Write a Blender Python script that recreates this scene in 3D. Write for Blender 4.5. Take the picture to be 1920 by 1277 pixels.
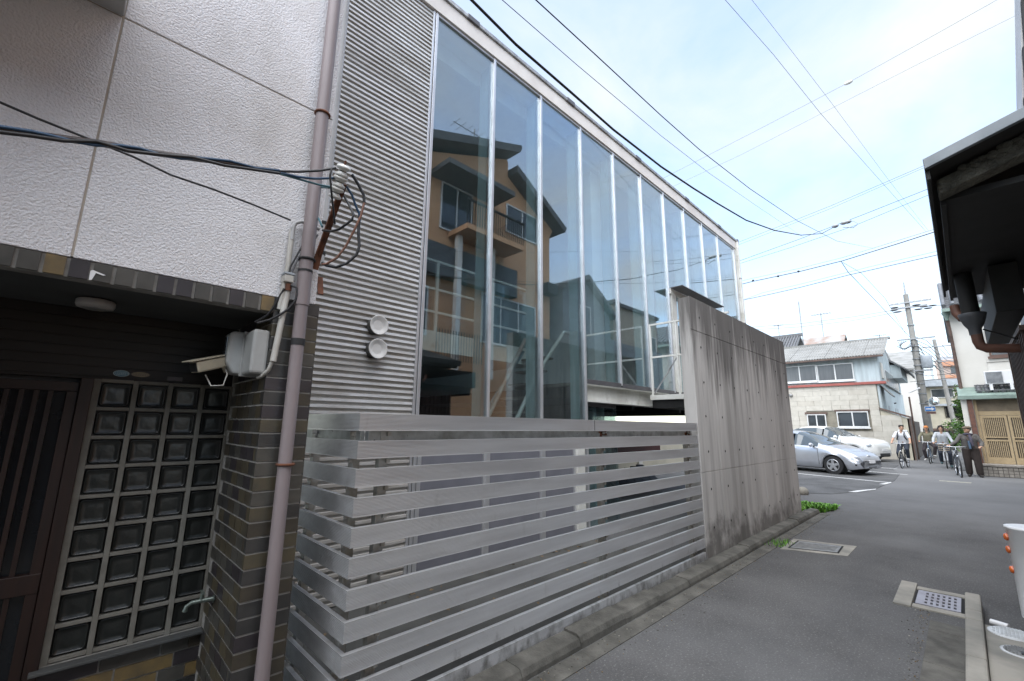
import bpy, bmesh, math, random
from mathutils import Vector, Matrix
random.seed(11)
R = math.radians
for o in list(bpy.data.objects):
    bpy.data.objects.remove(o)
scene = bpy.context.scene
COL = scene.collection

# ------------------------------------------------------------ camera
yaw, pit, rol = R(45.4396), R(11.1081), R(-0.5904)
fw = Vector((math.cos(pit)*math.cos(yaw), math.cos(pit)*math.sin(yaw), math.sin(pit)))
rt = Vector((math.sin(yaw), -math.cos(yaw), 0.0))
dn = fw.cross(rt)
rt2 = rt*math.cos(rol) + dn*math.sin(rol)
dn2 = dn*math.cos(rol) - rt*math.sin(rol)
cam_data = bpy.data.cameras.new('camera')
cam_data.sensor_width = 36.0
cam_data.lens = 15.375
cam_data.clip_start = 0.05
cam_data.clip_end = 3000
cam = bpy.data.objects.new('camera', cam_data)
COL.objects.link(cam)
cam.matrix_world = Matrix(((rt2.x, -dn2.x, -fw.x, 0.0), (rt2.y, -dn2.y, -fw.y, 0.0),
                           (rt2.z, -dn2.z, -fw.z, 1.55), (0, 0, 0, 1)))
scene.camera = cam

# ------------------------------------------------------------ sky, sun, exposure
SUN_EL, SUN_AZ = R(60), R(253)      # azimuth clockwise from +Y
world = bpy.data.worlds.new('World')
scene.world = world
world.use_nodes = True
nt = world.node_tree
nt.nodes.clear()
out = nt.nodes.new('ShaderNodeOutputWorld')
bg = nt.nodes.new('ShaderNodeBackground')
sky = nt.nodes.new('ShaderNodeTexSky')
sky.sky_type = 'NISHITA'
sky.sun_disc = False
sky.sun_elevation = SUN_EL
sky.sun_rotation = SUN_AZ
sky.air_density = 1.1
sky.dust_density = 0.5
sky.ozone_density = 2.0
tc = nt.nodes.new('ShaderNodeTexCoord')
sep = nt.nodes.new('ShaderNodeSeparateXYZ')
nt.links.new(tc.outputs['Generated'], sep.inputs[0])
zz = nt.nodes.new('ShaderNodeMath'); zz.operation = 'MAXIMUM'; zz.inputs[1].default_value = 0.0
nt.links.new(sep.outputs['Z'], zz.inputs[0])
za = nt.nodes.new('ShaderNodeMath'); za.operation = 'ADD'; za.inputs[1].default_value = 0.22
nt.links.new(zz.outputs[0], za.inputs[0])
dx = nt.nodes.new('ShaderNodeMath'); dx.operation = 'DIVIDE'
dy = nt.nodes.new('ShaderNodeMath'); dy.operation = 'DIVIDE'
nt.links.new(sep.outputs['X'], dx.inputs[0]); nt.links.new(za.outputs[0], dx.inputs[1])
nt.links.new(sep.outputs['Y'], dy.inputs[0]); nt.links.new(za.outputs[0], dy.inputs[1])
comb = nt.nodes.new('ShaderNodeCombineXYZ')
nt.links.new(dx.outputs[0], comb.inputs[0]); nt.links.new(dy.outputs[0], comb.inputs[1])
cl = nt.nodes.new('ShaderNodeTexNoise')
cl.inputs['Scale'].default_value = 1.5
cl.inputs['Detail'].default_value = 7
cl.inputs['Roughness'].default_value = 0.56
cl.inputs['Distortion'].default_value = 0.5
nt.links.new(comb.outputs[0], cl.inputs['Vector'])
cr = nt.nodes.new('ShaderNodeMapRange')
cr.inputs['From Min'].default_value = 0.36
cr.inputs['From Max'].default_value = 0.70
cr.inputs['To Min'].default_value = 0.22
cr.inputs['To Max'].default_value = 1.0
nt.links.new(cl.outputs['Fac'], cr.inputs['Value'])
cm = nt.nodes.new('ShaderNodeMix'); cm.data_type = 'RGBA'
cm.inputs[7].default_value = (2.06, 2.17, 2.25, 1)
nt.links.new(cr.outputs[0], cm.inputs[0])
nt.links.new(sky.outputs[0], cm.inputs[6])
nt.links.new(cm.outputs[2], bg.inputs['Color'])
bg.inputs['Strength'].default_value = 0.1
nt.links.new(bg.outputs[0], out.inputs[0])

sd = bpy.data.lights.new('sun', 'SUN')
sd.energy = 1.5
sd.angle = R(92)
sd.color = (1.0, 0.985, 0.955)
sun = bpy.data.objects.new('sun', sd)
COL.objects.link(sun)
sdir = Vector((math.sin(SUN_AZ)*math.cos(SUN_EL), math.cos(SUN_AZ)*math.cos(SUN_EL), math.sin(SUN_EL)))
sun.rotation_euler = sdir.to_track_quat('Z', 'Y').to_euler()
sun.location = (0, 0, 40)

scene.view_settings.view_transform = 'Standard'
scene.view_settings.look = 'None'
scene.view_settings.exposure = 2.3
scene.view_settings.gamma = 1.0
scene.view_settings.use_curve_mapping = False
scene.cycles.transparent_max_bounces = 24
scene.cycles.max_bounces = 10

# ------------------------------------------------------------ materials
def _n(t, k, **kw):
    n = t.nodes.new(k)
    for a, b in kw.items():
        setattr(n, a, b)
    return n

def mat(name, col, rough=0.8, metal=0.0, var=0.12, scale=4.0, bump=0.0, bscale=40.0, bdist=0.01,
        spec=0.5, col2=None, stretch=None, blend=(0.35, 0.65), clear=0.0):
    """principled surface with noise tint between col and col2 and fine noise bump"""
    m = bpy.data.materials.new(name)
    m.use_nodes = True
    t = m.node_tree
    p = t.nodes['Principled BSDF']
    p.inputs['Roughness'].default_value = rough
    p.inputs['Metallic'].default_value = metal
    p.inputs['Specular IOR Level'].default_value = spec
    if clear:
        p.inputs['Coat Weight'].default_value = clear
        p.inputs['Coat Roughness'].default_value = 0.05
    tc = _n(t, 'ShaderNodeNewGeometry')
    vec = tc.outputs['Position']
    if stretch:
        mp = _n(t, 'ShaderNodeMapping')
        mp.inputs['Scale'].default_value = stretch
        t.links.new(vec, mp.inputs['Vector'])
        svec = mp.outputs[0]
    else:
        svec = vec
    c1 = tuple(col) + (1,)
    if col2 is None:
        col2 = tuple(max(0, c*(1-2*var)) for c in col)
        c1 = tuple(min(1, c*(1+var)) for c in col) + (1,)
    ns = _n(t, 'ShaderNodeTexNoise')
    ns.inputs['Scale'].default_value = scale
    ns.inputs['Detail'].default_value = 6
    ns.inputs['Roughness'].default_value = 0.6
    t.links.new(svec, ns.inputs['Vector'])
    mr = _n(t, 'ShaderNodeMapRange')
    mr.inputs['From Min'].default_value = blend[0]
    mr.inputs['From Max'].default_value = blend[1]
    t.links.new(ns.outputs['Fac'], mr.inputs['Value'])
    mx = _n(t, 'ShaderNodeMix', data_type='RGBA')
    mx.inputs[6].default_value = c1
    mx.inputs[7].default_value = tuple(col2) + (1,)
    t.links.new(mr.outputs[0], mx.inputs[0])
    t.links.new(mx.outputs[2], p.inputs['Base Color'])
    if bump:
        nb = _n(t, 'ShaderNodeTexNoise')
        nb.inputs['Scale'].default_value = bscale
        nb.inputs['Detail'].default_value = 4
        t.links.new(vec, nb.inputs['Vector'])
        b = _n(t, 'ShaderNodeBump')
        b.inputs['Strength'].default_value = bump
        b.inputs['Distance'].default_value = bdist
        t.links.new(nb.outputs['Fac'], b.inputs['Height'])
        t.links.new(b.outputs[0], p.inputs['Normal'])
    return m

def overlay(m, col, scale, stretch=None, lo=0.5, hi=0.7, zlo=None, zhi=None, amount=1.0, seed=0.0, axis='Z'):
    """stains and tone changes laid over a material: noise patches, optionally fading in between two local heights"""
    t = m.node_tree
    p = t.nodes['Principled BSDF']
    src = p.inputs['Base Color'].links[0].from_socket
    tc = _n(t, 'ShaderNodeNewGeometry')
    mp = _n(t, 'ShaderNodeMapping')
    mp.inputs['Location'].default_value = (seed, seed*1.7, seed*0.3)
    if stretch:
        mp.inputs['Scale'].default_value = stretch
    t.links.new(tc.outputs['Position'], mp.inputs['Vector'])
    ns = _n(t, 'ShaderNodeTexNoise')
    ns.inputs['Scale'].default_value = scale
    ns.inputs['Detail'].default_value = 7
    ns.inputs['Roughness'].default_value = 0.65
    t.links.new(mp.outputs[0], ns.inputs['Vector'])
    v = ns.outputs['Fac']
    mr = _n(t, 'ShaderNodeMapRange')
    mr.inputs['From Min'].default_value = lo
    mr.inputs['From Max'].default_value = hi
    if zlo is not None:
        sx = _n(t, 'ShaderNodeSeparateXYZ')
        t.links.new(tc.outputs['Position'], sx.inputs[0])
        mz = _n(t, 'ShaderNodeMapRange')
        mz.inputs['From Min'].default_value = zlo
        mz.inputs['From Max'].default_value = zhi
        mz.inputs['To Min'].default_value = -0.35
        mz.inputs['To Max'].default_value = 0.2
        t.links.new(sx.outputs[axis], mz.inputs['Value'])
        ad = _n(t, 'ShaderNodeMath', operation='ADD')
        t.links.new(v, ad.inputs[0]); t.links.new(mz.outputs[0], ad.inputs[1])
        v = ad.outputs[0]
    t.links.new(v, mr.inputs['Value'])
    ml = _n(t, 'ShaderNodeMath', operation='MULTIPLY')
    ml.inputs[1].default_value = amount
    t.links.new(mr.outputs[0], ml.inputs[0])
    mx = _n(t, 'ShaderNodeMix', data_type='RGBA')
    mx.inputs[7].default_value = tuple(col) + (1,)
    t.links.new(ml.outputs[0], mx.inputs[0])
    t.links.new(src, mx.inputs[6])
    t.links.new(mx.outputs[2], p.inputs['Base Color'])
    return m

def glassmat(name, tint, r0=0.08, rough=0.0, wave=0.0):
    m = bpy.data.materials.new(name)
    m.use_nodes = True
    t = m.node_tree
    t.nodes.clear()
    o = _n(t, 'ShaderNodeOutputMaterial')
    tr = _n(t, 'ShaderNodeBsdfTransparent'); tr.inputs[0].default_value = tuple(tint) + (1,)
    gl = _n(t, 'ShaderNodeBsdfGlossy'); gl.inputs['Roughness'].default_value = rough
    gl.inputs['Color'].default_value = (.93, .97, 1.0, 1)
    lw = _n(t, 'ShaderNodeLayerWeight'); lw.inputs['Blend'].default_value = 0.5
    pw = _n(t, 'ShaderNodeMath', operation='POWER'); pw.inputs[1].default_value = 4.0
    t.links.new(lw.outputs['Facing'], pw.inputs[0])
    ma = _n(t, 'ShaderNodeMath', operation='MULTIPLY_ADD')
    ma.inputs[1].default_value = 1-r0; ma.inputs[2].default_value = r0
    t.links.new(pw.outputs[0], ma.inputs[0])
    mx = _n(t, 'ShaderNodeMixShader')
    t.links.new(ma.outputs[0], mx.inputs[0]); t.links.new(tr.outputs[0], mx.inputs[1]); t.links.new(gl.outputs[0], mx.inputs[2])
    t.links.new(mx.outputs[0], o.inputs[0])
    if wave:
        tc = _n(t, 'ShaderNodeTexCoord')
        ns = _n(t, 'ShaderNodeTexNoise'); ns.inputs['Scale'].default_value = 0.9; ns.inputs['Detail'].default_value = 1
        t.links.new(tc.outputs['Object'], ns.inputs['Vector'])
        b = _n(t, 'ShaderNodeBump'); b.inputs['Strength'].default_value = wave; b.inputs['Distance'].default_value = 0.05
        t.links.new(ns.outputs['Fac'], b.inputs['Height'])
        t.links.new(b.outputs[0], gl.inputs['Normal'])
    return m

# ------------------------------------------------------------ mesh helpers
OFF = {}
class MB:
    def __init__(s):
        s.v = []; s.f = []; s.fm = []; s.mi = 0; s.sm = []; s.smooth = False
    def add(s, vs, fs):
        b = len(s.v)
        s.v += [tuple(v) for v in vs]
        for f in fs:
            s.f.append([i+b for i in f]); s.fm.append(s.mi); s.sm.append(s.smooth)
        return s
    def box(s, x0, x1, y0, y1, z0, z1):
        return s.add([(x, y, z) for z in (z0, z1) for y in (y0, y1) for x in (x0, x1)],
                     [(0, 2, 3, 1), (4, 5, 7, 6), (0, 1, 5, 4), (2, 6, 7, 3), (0, 4, 6, 2), (1, 3, 7, 5)])
    def obox(s, c, sx, sy, sz, M=None):
        M = M or Matrix.Identity(3)
        c = Vector(c)
        return s.add([c + M @ Vector((x*sx/2, y*sy/2, z*sz/2)) for z in (-1, 1) for y in (-1, 1) for x in (-1, 1)],
                     [(0, 2, 3, 1), (4, 5, 7, 6), (0, 1, 5, 4), (2, 6, 7, 3), (0, 4, 6, 2), (1, 3, 7, 5)])
    def bar(s, a, b, w, h, up=(0, 0, 1)):
        a, b = Vector(a), Vector(b)
        d = b-a
        L = d.length
        x = d.normalized()
        u = Vector(up)
        y = u.cross(x)
        if y.length < 1e-4:
            y = Vector((0, 1, 0)).cross(x)
            if y.length < 1e-4: y = Vector((1, 0, 0)).cross(x)
        y.normalize()
        z = x.cross(y)
        M = Matrix((x, y, z)).transposed()
        return s.obox((a+b)/2, L, w, h, M)
    def tube(s, pts, r, n=8, cap=True, closed=False):
        pts = [Vector(p) for p in pts]
        N = len(pts)
        rs = r if isinstance(r, (list, tuple)) else [r]*N
        vs = []
        prev = None
        for i, p in enumerate(pts):
            if closed:
                d = pts[(i+1) % N]-pts[i-1]
            else:
                d = pts[min(i+1, N-1)]-pts[max(i-1, 0)]
            if d.length < 1e-9: d = Vector((0, 0, 1))
            d.normalize()
            if prev is None:
                a = Vector((0, 0, 1)) if abs(d.z) < 0.9 else Vector((1, 0, 0))
                u = a.cross(d).normalized()
            else:
                u = prev - d*prev.dot(d)
                if u.length < 1e-6: u = Vector((1, 0, 0)).cross(d)
                u.normalize()
            prev = u
            w = d.cross(u)
            rr = rs[i]
            ra, rb = rr if isinstance(rr, (list, tuple)) else (rr, rr)
            for k in range(n):
                t = 2*math.pi*k/n
                vs.append(p + u*math.cos(t)*ra + w*math.sin(t)*rb)
        fs = []
        M = N if closed else N-1
        for i in range(M):
            for k in range(n):
                a, b = i*n+k, i*n+(k+1) % n
                c, d = ((i+1) % N)*n+(k+1) % n, ((i+1) % N)*n+k
                fs.append((a, b, c, d))
        sm = s.smooth; s.smooth = True
        s.add(vs, fs)
        if cap and not closed:
            s.smooth = False
            s.add(vs[:n], [tuple(range(n-1, -1, -1))])
            s.add(vs[-n:], [tuple(range(n))])
        s.smooth = sm
        return s
    def prism(s, poly, axis, a, b):
        """poly of 2D points extruded along axis from a to b; axis x:(y,z) y:(x,z) z:(x,y)"""
        def PT(p, t):
            return {'x': (t, p[0], p[1]), 'y': (p[0], t, p[1]), 'z': (p[0], p[1], t)}[axis]
        n = len(poly)
        vs = [PT(p, a) for p in poly] + [PT(p, b) for p in poly]
        fs = [(i, (i+1) % n, n+(i+1) % n, n+i) for i in range(n)]
        fs += [tuple(range(n-1, -1, -1)), tuple(range(n, 2*n))]
        return s.add(vs, fs)
    def lathe(s, prof, c=(0, 0, 0), n=20, M=None):
        """prof [(r,z)] turned about local z at c"""
        M = M or Matrix.Identity(3)
        c = Vector(c)
        vs = []; fs = []
        for r, z in prof:
            for k in range(n):
                t = 2*math.pi*k/n
                vs.append(c + M @ Vector((r*math.cos(t), r*math.sin(t), z)))
        for i in range(len(prof)-1):
            for k in range(n):
                fs.append((i*n+k, i*n+(k+1) % n, (i+1)*n+(k+1) % n, (i+1)*n+k))
        sm = s.smooth; s.smooth = True
        s.add(vs, fs)
        s.smooth = False
        s.add(vs[:n], [tuple(range(n-1, -1, -1))])
        s.add(vs[-n:], [tuple(range(n))])
        s.smooth = sm
        return s
    def ball(s, c, rx, ry=None, rz=None, n=12, m=8, M=None):
        ry = rx if ry is None else ry
        rz = rx if rz is None else rz
        M = M or Matrix.Identity(3)
        c = Vector(c)
        vs = []; fs = []
        for i in range(m+1):
            a = math.pi*i/m
            for k in range(n):
                t = 2*math.pi*k/n
                q = max(math.sin(a), 1e-3)
                vs.append(c + M @ Vector((rx*q*math.cos(t), ry*q*math.sin(t), -rz*math.cos(a))))
        for i in range(m):
            for k in range(n):
                fs.append((i*n+k, i*n+(k+1) % n, (i+1)*n+(k+1) % n, (i+1)*n+k))
        sm = s.smooth; s.smooth = True
        s.add(vs, fs)
        s.smooth = sm
        return s
    def mesh(s, name, mats, off=(0, 0, 0)):
        me = bpy.data.meshes.new(name)
        me.from_pydata([(v[0]-off[0], v[1]-off[1], v[2]-off[2]) for v in s.v], [], s.f)
        for m in (mats if isinstance(mats, (list, tuple)) else [mats]):
            me.materials.append(m)
        me.polygons.foreach_set('material_index', s.fm)
        me.polygons.foreach_set('use_smooth', s.sm)
        me.update()
        return me
    def build(s, name, mats, parent=None, bevel=0, loc=None, bseg=2, fix=True):
        off = OFF.get(parent.name, (0, 0, 0)) if parent else (0, 0, 0)
        l = Vector((0, 0, 0))
        if loc is not None:
            l = Vector(loc)-Vector(off)
            off = loc
        me = s.mesh(name, mats, off)
        if fix:
            bm = bmesh.new(); bm.from_mesh(me)
            bmesh.ops.recalc_face_normals(bm, faces=bm.faces)
            bm.to_mesh(me); bm.free()
        o = bpy.data.objects.new(name, me)
        COL.objects.link(o)
        o.location = l
        if parent:
            o.parent = parent
            OFF[o.name] = tuple(Vector(OFF.get(parent.name, (0, 0, 0)))+l)
        else:
            OFF[o.name] = tuple(l)
        if bevel:
            b = o.modifiers.new('bevel', 'BEVEL'); b.width = bevel; b.segments = bseg; b.limit_method = 'ANGLE'
        return o

def tag(o, label=None, cat=None, group=None, kind=None):
    if label: o['label'] = label
    if cat: o['category'] = cat
    if group: o['group'] = group
    if kind: o['kind'] = kind
    return o

def thing(name, label, cat, loc=(0, 0, 0), group=None, local=False):
    """Empty at the base of a thing. Parts are written in world coordinates unless local"""
    o = bpy.data.objects.new(name, None)
    o.empty_display_size = 0.2
    COL.objects.link(o)
    OFF[o.name] = (0, 0, 0) if local else tuple(loc)
    o.location = loc
    return tag(o, label, cat, group)

def put(me, name, parent, loc, rot=None, label=None):
    """one more object sharing a mesh, loc in world coordinates of the build"""
    o = bpy.data.objects.new(name, me)
    COL.objects.link(o)
    o.parent = parent
    o.location = Vector(loc)-Vector(OFF[parent.name])
    OFF[o.name] = tuple(loc)
    if rot: o.rotation_euler = rot
    if label: o['label'] = label
    return o

def struct(o):
    o['kind'] = 'structure'
    return o

def copy_tree(o, parent=None):
    c = o.copy(); COL.objects.link(c)
    if parent: c.parent = parent
    for ch in list(o.children): copy_tree(ch, c)
    return c
def rotz(a): return Matrix.Rotation(a, 3, 'Z')
def roty(a): return Matrix.Rotation(a, 3, 'Y')
def rotx(a): return Matrix.Rotation(a, 3, 'X')
YF = 3.96      # plane of the glass facade
YC = 2.273     # plane of the fence and the concrete wall
YH = 2.43      # plane of the stucco house front

# ------------------------------------------------------------ material palette
asphalt = mat('asphalt', (.084, .082, .080), .9, var=.14, scale=.9, bump=.5, bscale=150, bdist=.004, spec=.3)
overlay(asphalt, (.26, .255, .25), 62, lo=.55, hi=.68, amount=.6)
overlay(asphalt, (.03, .03, .03), 55, lo=.56, hi=.70, amount=.7, seed=6)
overlay(asphalt, (.065, .065, .067), .55, lo=.52, hi=.76, amount=.3, seed=3.1)
overlay(asphalt, (.06, .06, .062), 1.1, stretch=(.22, 2.2, 1), lo=.52, hi=.70, amount=.25, seed=15)
overlay(asphalt, (.16, .16, .16), .45, lo=.15, hi=.85, zlo=7.5, zhi=17, axis='X', seed=20)  # asphalt base colour grows lighter along X, away from the camera
overlay(asphalt, (.20, .20, .195), 70, lo=.60, hi=.74, amount=.35, seed=31)
asphalt_lot = mat('asphalt_worn', (.105, .105, .105), .92, var=.16, scale=1.2, bump=.5, bscale=180, bdist=.006, spec=.25)
overlay(asphalt_lot, (.15, .148, .142), 50, lo=.56, hi=.7, amount=.7)
old_conc = mat('old_concrete', (.125, .118, .102), .9, col2=(.055, .052, .044), scale=5, bump=.6, bscale=70, bdist=.008)
overlay(old_conc, (.05, .048, .04), 2.2, lo=.5, hi=.68, amount=.75)
pad_conc = mat('pad_concrete', (.30, .28, .24), .9, col2=(.17, .165, .145), scale=2.4, bump=.3, bscale=140, bdist=.003)
white_paint = mat('road_paint', (.62, .62, .60), .7, col2=(.25, .25, .25), scale=22, blend=(.45, .75))
wall_conc = mat('cast_concrete', (.50, .48, .455), .85, col2=(.41, .395, .375), scale=1.8, bump=.25, bscale=30, bdist=.004, stretch=(1.5, 1.5, .35))
overlay(wall_conc, (.22, .21, .195), 2.4, stretch=(1.6, 1.6, .09), lo=.46, hi=.62, amount=.6, seed=7)
overlay(wall_conc, (.065, .06, .055), 3.2, stretch=(2.2, 2.2, .16), lo=.40, hi=.60, zlo=.9, zhi=3.35, amount=.8, seed=2.2)
overlay(wall_conc, (.05, .045, .038), 3.4, stretch=(1, 1, .8), lo=.34, hi=.55, zlo=.7, zhi=-.15, amount=.7, seed=5.0)
overlay(wall_conc, (.46, .44, .42), 5, stretch=(2.5, 2.5, .14), lo=.60, hi=.72, amount=.5, seed=12.0)
stucco = mat('stucco', (.74, .73, .745), .95, col2=(.67, .655, .66), scale=1.1, bump=.85, bscale=105, bdist=.011, spec=.2)
overlay(stucco, (.34, .31, .27), .9, stretch=(1, 1, .6), lo=.52, hi=.75, amount=.6, seed=4)
stucco_smooth = mat('smooth_render', (.42, .41, .40), .9, var=.06, scale=2)
joint_tan = mat('joint_sealant', (.42, .37, .31), .8, var=.1)
tile_mats = [mat('brick_'+n, c, .42, col2=d, scale=9, bump=.12, bscale=60, bdist=.003, spec=.5) for n, c, d in (
    ('charcoal', (.045, .043, .041), (.03, .029, .028)), ('olive', (.085, .07, .042), (.055, .048, .034)),
    ('grey', (.075, .07, .06), (.045, .043, .037)), ('plum', (.04, .034, .038), (.026, .022, .024)),
    ('umber', (.06, .05, .034), (.04, .034, .026)), ('ochre', (.19, .13, .05), (.10, .075, .04)))]
mortar = mat('mortar', (.30, .29, .27), .95, col2=(.20, .19, .175), scale=14, bump=.3, bscale=120, bdist=.003)
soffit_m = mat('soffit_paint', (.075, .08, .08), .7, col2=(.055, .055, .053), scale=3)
wood_dark = mat('dark_wood', (.012, .008, .006), .55, var=.2, scale=3, stretch=(1, 1, 9))
wood_red = mat('red_brown_wood', (.020, .007, .004), .5, col2=(.011, .0045, .003), scale=4, stretch=(8, 8, .6))
door_glass = mat('door_glass', (.012, .014, .017), .18, var=.1)
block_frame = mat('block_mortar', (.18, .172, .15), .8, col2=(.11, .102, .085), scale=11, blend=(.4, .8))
block_edge = mat('block_edge', (.012, .012, .012), .4, var=.1)
block_glass = mat('block_glass', (.011, .013, .012), .32, var=.2, scale=7, bump=.4, bscale=18, bdist=.008, spec=.55)
black_plastic = mat('black_plastic', (.012, .012, .013), .45, var=.1)
black_rubber = mat('black_rubber', (.02, .02, .021), .75, var=.15, scale=30)
pipe_m = mat('mauve_pipe', (.25, .21, .212), .5, col2=(.20, .165, .165), scale=3, stretch=(1, 1, .3))
pipe_grey = mat('grey_pipe', (.42, .42, .42), .45, var=.08)
white_plastic = mat('aged_white_plastic', (.58, .57, .53), .5, col2=(.42, .40, .36), scale=4)
grey_plastic = mat('meter_grey', (.40, .41, .40), .45, col2=(.30, .30, .29), scale=3)
beige_plastic = mat('camera_beige', (.42, .38, .29), .5, var=.1)
rust = mat('rust', (.18, .065, .03), .85, col2=(.07, .03, .018), scale=16, bump=.3, bscale=60, bdist=.003)
galv = mat('galvanised_steel', (.40, .40, .40), .5, metal=.7, var=.2, scale=8)
alu = mat('fence_aluminium', (.60, .605, .61), .34, metal=.45, col2=(.50, .50, .505), scale=3, stretch=(.4, 3, 6))
overlay(alu, (.30, .29, .27), 2.4, stretch=(3, 3, .8), lo=.60, hi=.78, amount=.45, seed=9)
overlay(alu, (.09, .085, .07), 4.5, stretch=(2.5, 1, 1.5), lo=.40, hi=.62, zlo=.42, zhi=-.15, amount=.75, seed=1)
alu_rail = mat('fence_rail_dirty', (.50, .52, .52), .5, metal=.5, col2=(.25, .26, .24), scale=6)
overlay(alu_rail, (.05, .045, .04), 26, lo=.64, hi=.70, amount=.85)
bracket_m = mat('bracket_alu', (.45, .45, .43), .5, metal=.3, col2=(.28, .25, .20), scale=9)
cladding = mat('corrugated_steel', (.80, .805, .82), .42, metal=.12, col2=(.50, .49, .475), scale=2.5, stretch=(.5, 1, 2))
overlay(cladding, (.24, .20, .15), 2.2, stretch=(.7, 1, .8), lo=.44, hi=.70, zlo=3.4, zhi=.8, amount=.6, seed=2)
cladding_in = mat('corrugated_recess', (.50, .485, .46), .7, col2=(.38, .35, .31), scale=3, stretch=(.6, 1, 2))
mullion_m = mat('mullion_aluminium', (.66, .66, .67), .36, metal=.7, var=.05)
mullion_dark = mat('sill_bronze', (.13, .125, .13), .4, metal=.4, var=.1)
fascia_m = mat('fascia_white', (.74, .70, .66), .5, col2=(.62, .57, .53), scale=2)
steel_white = mat('steel_white', (.72, .72, .68), .5, col2=(.55, .54, .49), scale=2.5)
overlay(steel_white, (.30, .28, .24), 3.0, lo=.58, hi=.75, amount=.7)
panel_grey = mat('film_panel_grey', (.17, .17, .19), .4, col2=(.14, .14, .16), scale=2)
pane_m = glassmat('clear_glass', (.82, .89, .90), r0=.19, wave=.02)
fin_m = mat('glass_fin', (.62, .75, .74), .2, var=.08, scale=1.5)
fin_m.node_tree.nodes['Principled BSDF'].inputs['Alpha'].default_value = .5
rail_glass = glassmat('railing_glass', (.70, .82, .80), r0=.10)
int_white = mat('interior_white', (.66, .67, .66), .8, var=.04)
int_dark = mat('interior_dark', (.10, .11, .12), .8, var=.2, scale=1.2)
int_floor = mat('interior_floor', (.20, .18, .15), .6, var=.2, scale=1.5)
beige_wall = mat('beige_render', (.50, .46, .36), .85, col2=(.40, .37, .29), scale=1.2)
sign_red = mat('sign_maroon', (.10, .022, .018), .6, col2=(.06, .016, .014), scale=40)
orange_wall = mat('orange_render', (.60, .34, .19), .85, col2=(.52, .295, .165), scale=1.4, bump=.3, bscale=60)
roof_dark = mat('roof_slate', (.10, .10, .105), .7, var=.2, scale=5)
slate_wall = mat('slate_siding', (.17, .185, .20), .7, var=.12, scale=2, stretch=(.3, .3, 6))
pale_tile = mat('pale_tile', (.42, .37, .30), .6, col2=(.34, .30, .24), scale=6)
win_glass = mat('window_glass', (.05, .058, .066), .08, var=.2, scale=.7, spec=.8)
win_frame = mat('window_aluminium', (.64, .64, .63), .45, metal=.2, var=.06)
win_bronze = mat('window_bronze', (.15, .09, .07), .5, metal=.2, var=.1)
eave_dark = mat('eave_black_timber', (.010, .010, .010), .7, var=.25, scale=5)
eave_flash = mat('eave_flashing', (.20, .22, .235), .5, metal=.3, col2=(.14, .16, .175), scale=6)
rough_mortar = mat('crumbling_mortar', (.14, .135, .11), .95, col2=(.05, .048, .04), scale=9, bump=1.0, bscale=45, bdist=.03)
hopper_m = mat('hopper_grey', (.075, .08, .09), .55, var=.12)
red_pipe = mat('rusty_pipe', (.16, .07, .045), .6, col2=(.09, .045, .035), scale=9)
siding_brown = mat('brown_siding', (.045, .025, .02), .6, col2=(.025, .015, .012), scale=4, stretch=(1, 1, .4))
blue_siding = mat('pale_blue_siding', (.50, .57, .585), .7, col2=(.36, .41, .42), scale=1.5, stretch=(3, 3, .3))
overlay(blue_siding, (.26, .28, .27), 1.5, stretch=(1.5, 1.5, .2), lo=.5, hi=.75, amount=.5, zlo=4.6, zhi=6.0)
conc_block = [mat('block_tan_%d' % i, c, .9, col2=d, scale=3, bump=.2, bscale=50) for i, (c, d) in enumerate((
    ((.50, .47, .41), (.43, .405, .35)), ((.52, .49, .43), (.44, .415, .36)), ((.48, .45, .39), (.41, .38, .325))))]
block_joint = mat('block_joint', (.24, .22, .175), .95, var=.1)
red_band = mat('red_band', (.36, .10, .08), .6, col2=(.28, .08, .065), scale=3)
slate_roof_corr = mat('cement_corrugated', (.27, .27, .26), .85, col2=(.17, .17, .16), scale=2.0, stretch=(2, .6, 1))
overlay(slate_roof_corr, (.13, .125, .11), 3, lo=.55, hi=.75, amount=.5)
tile_roof = mat('grey_roof_tile', (.13, .133, .14), .55, col2=(.085, .088, .092), scale=5)
rust_roof = mat('rusty_tin_roof', (.28, .275, .265), .7, col2=(.20, .10, .055), scale=.9, blend=(.45, .75))
brown_trim = mat('brown_trim', (.11, .07, .055), .6, var=.2)
white_wall = mat('white_render', (.66, .64, .59), .85, col2=(.58, .56, .51), scale=.9)
green_copper = mat('green_copper', (.22, .29, .25), .6, col2=(.15, .20, .175), scale=3)
lattice_m = mat('tan_lattice', (.45, .345, .205), .55, col2=(.38, .285, .165), scale=3)
lattice_back = mat('lattice_backing', (.13, .11, .085), .7, var=.15)
step_tile = mat('step_tile', (.36, .33, .29), .7, col2=(.22, .20, .175), scale=6)
pole_conc = mat('pole_concrete', (.27, .26, .24), .85, col2=(.20, .195, .18), scale=3)
pole_steel = mat('pole_fittings', (.30, .31, .32), .6, metal=.4, var=.15)
trafo_m = mat('transformer_grey', (.34, .37, .40), .5, var=.08)
wire_m = mat('cable_black', (.018, .018, .02), .5, var=.1)
wire_grey = mat('cable_grey', (.10, .10, .11), .5, var=.1)
wire_blue = mat('cable_blue', (.02, .06, .12), .45, var=.1)
wire_teal = mat('cable_teal', (.04, .13, .16), .45, var=.1)
wire_copper = mat('cable_copper', (.22, .11, .075), .5, var=.1)
porcelain = mat('porcelain', (.66, .66, .63), .25, var=.08)
sign_blue = mat('sign_blue', (.02, .17, .50), .4, var=.05)
sign_white = mat('sign_white', (.75, .75, .75), .4, var=.03)
sign_plate = mat('sign_plate_brown', (.22, .13, .11), .5, var=.1)
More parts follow.
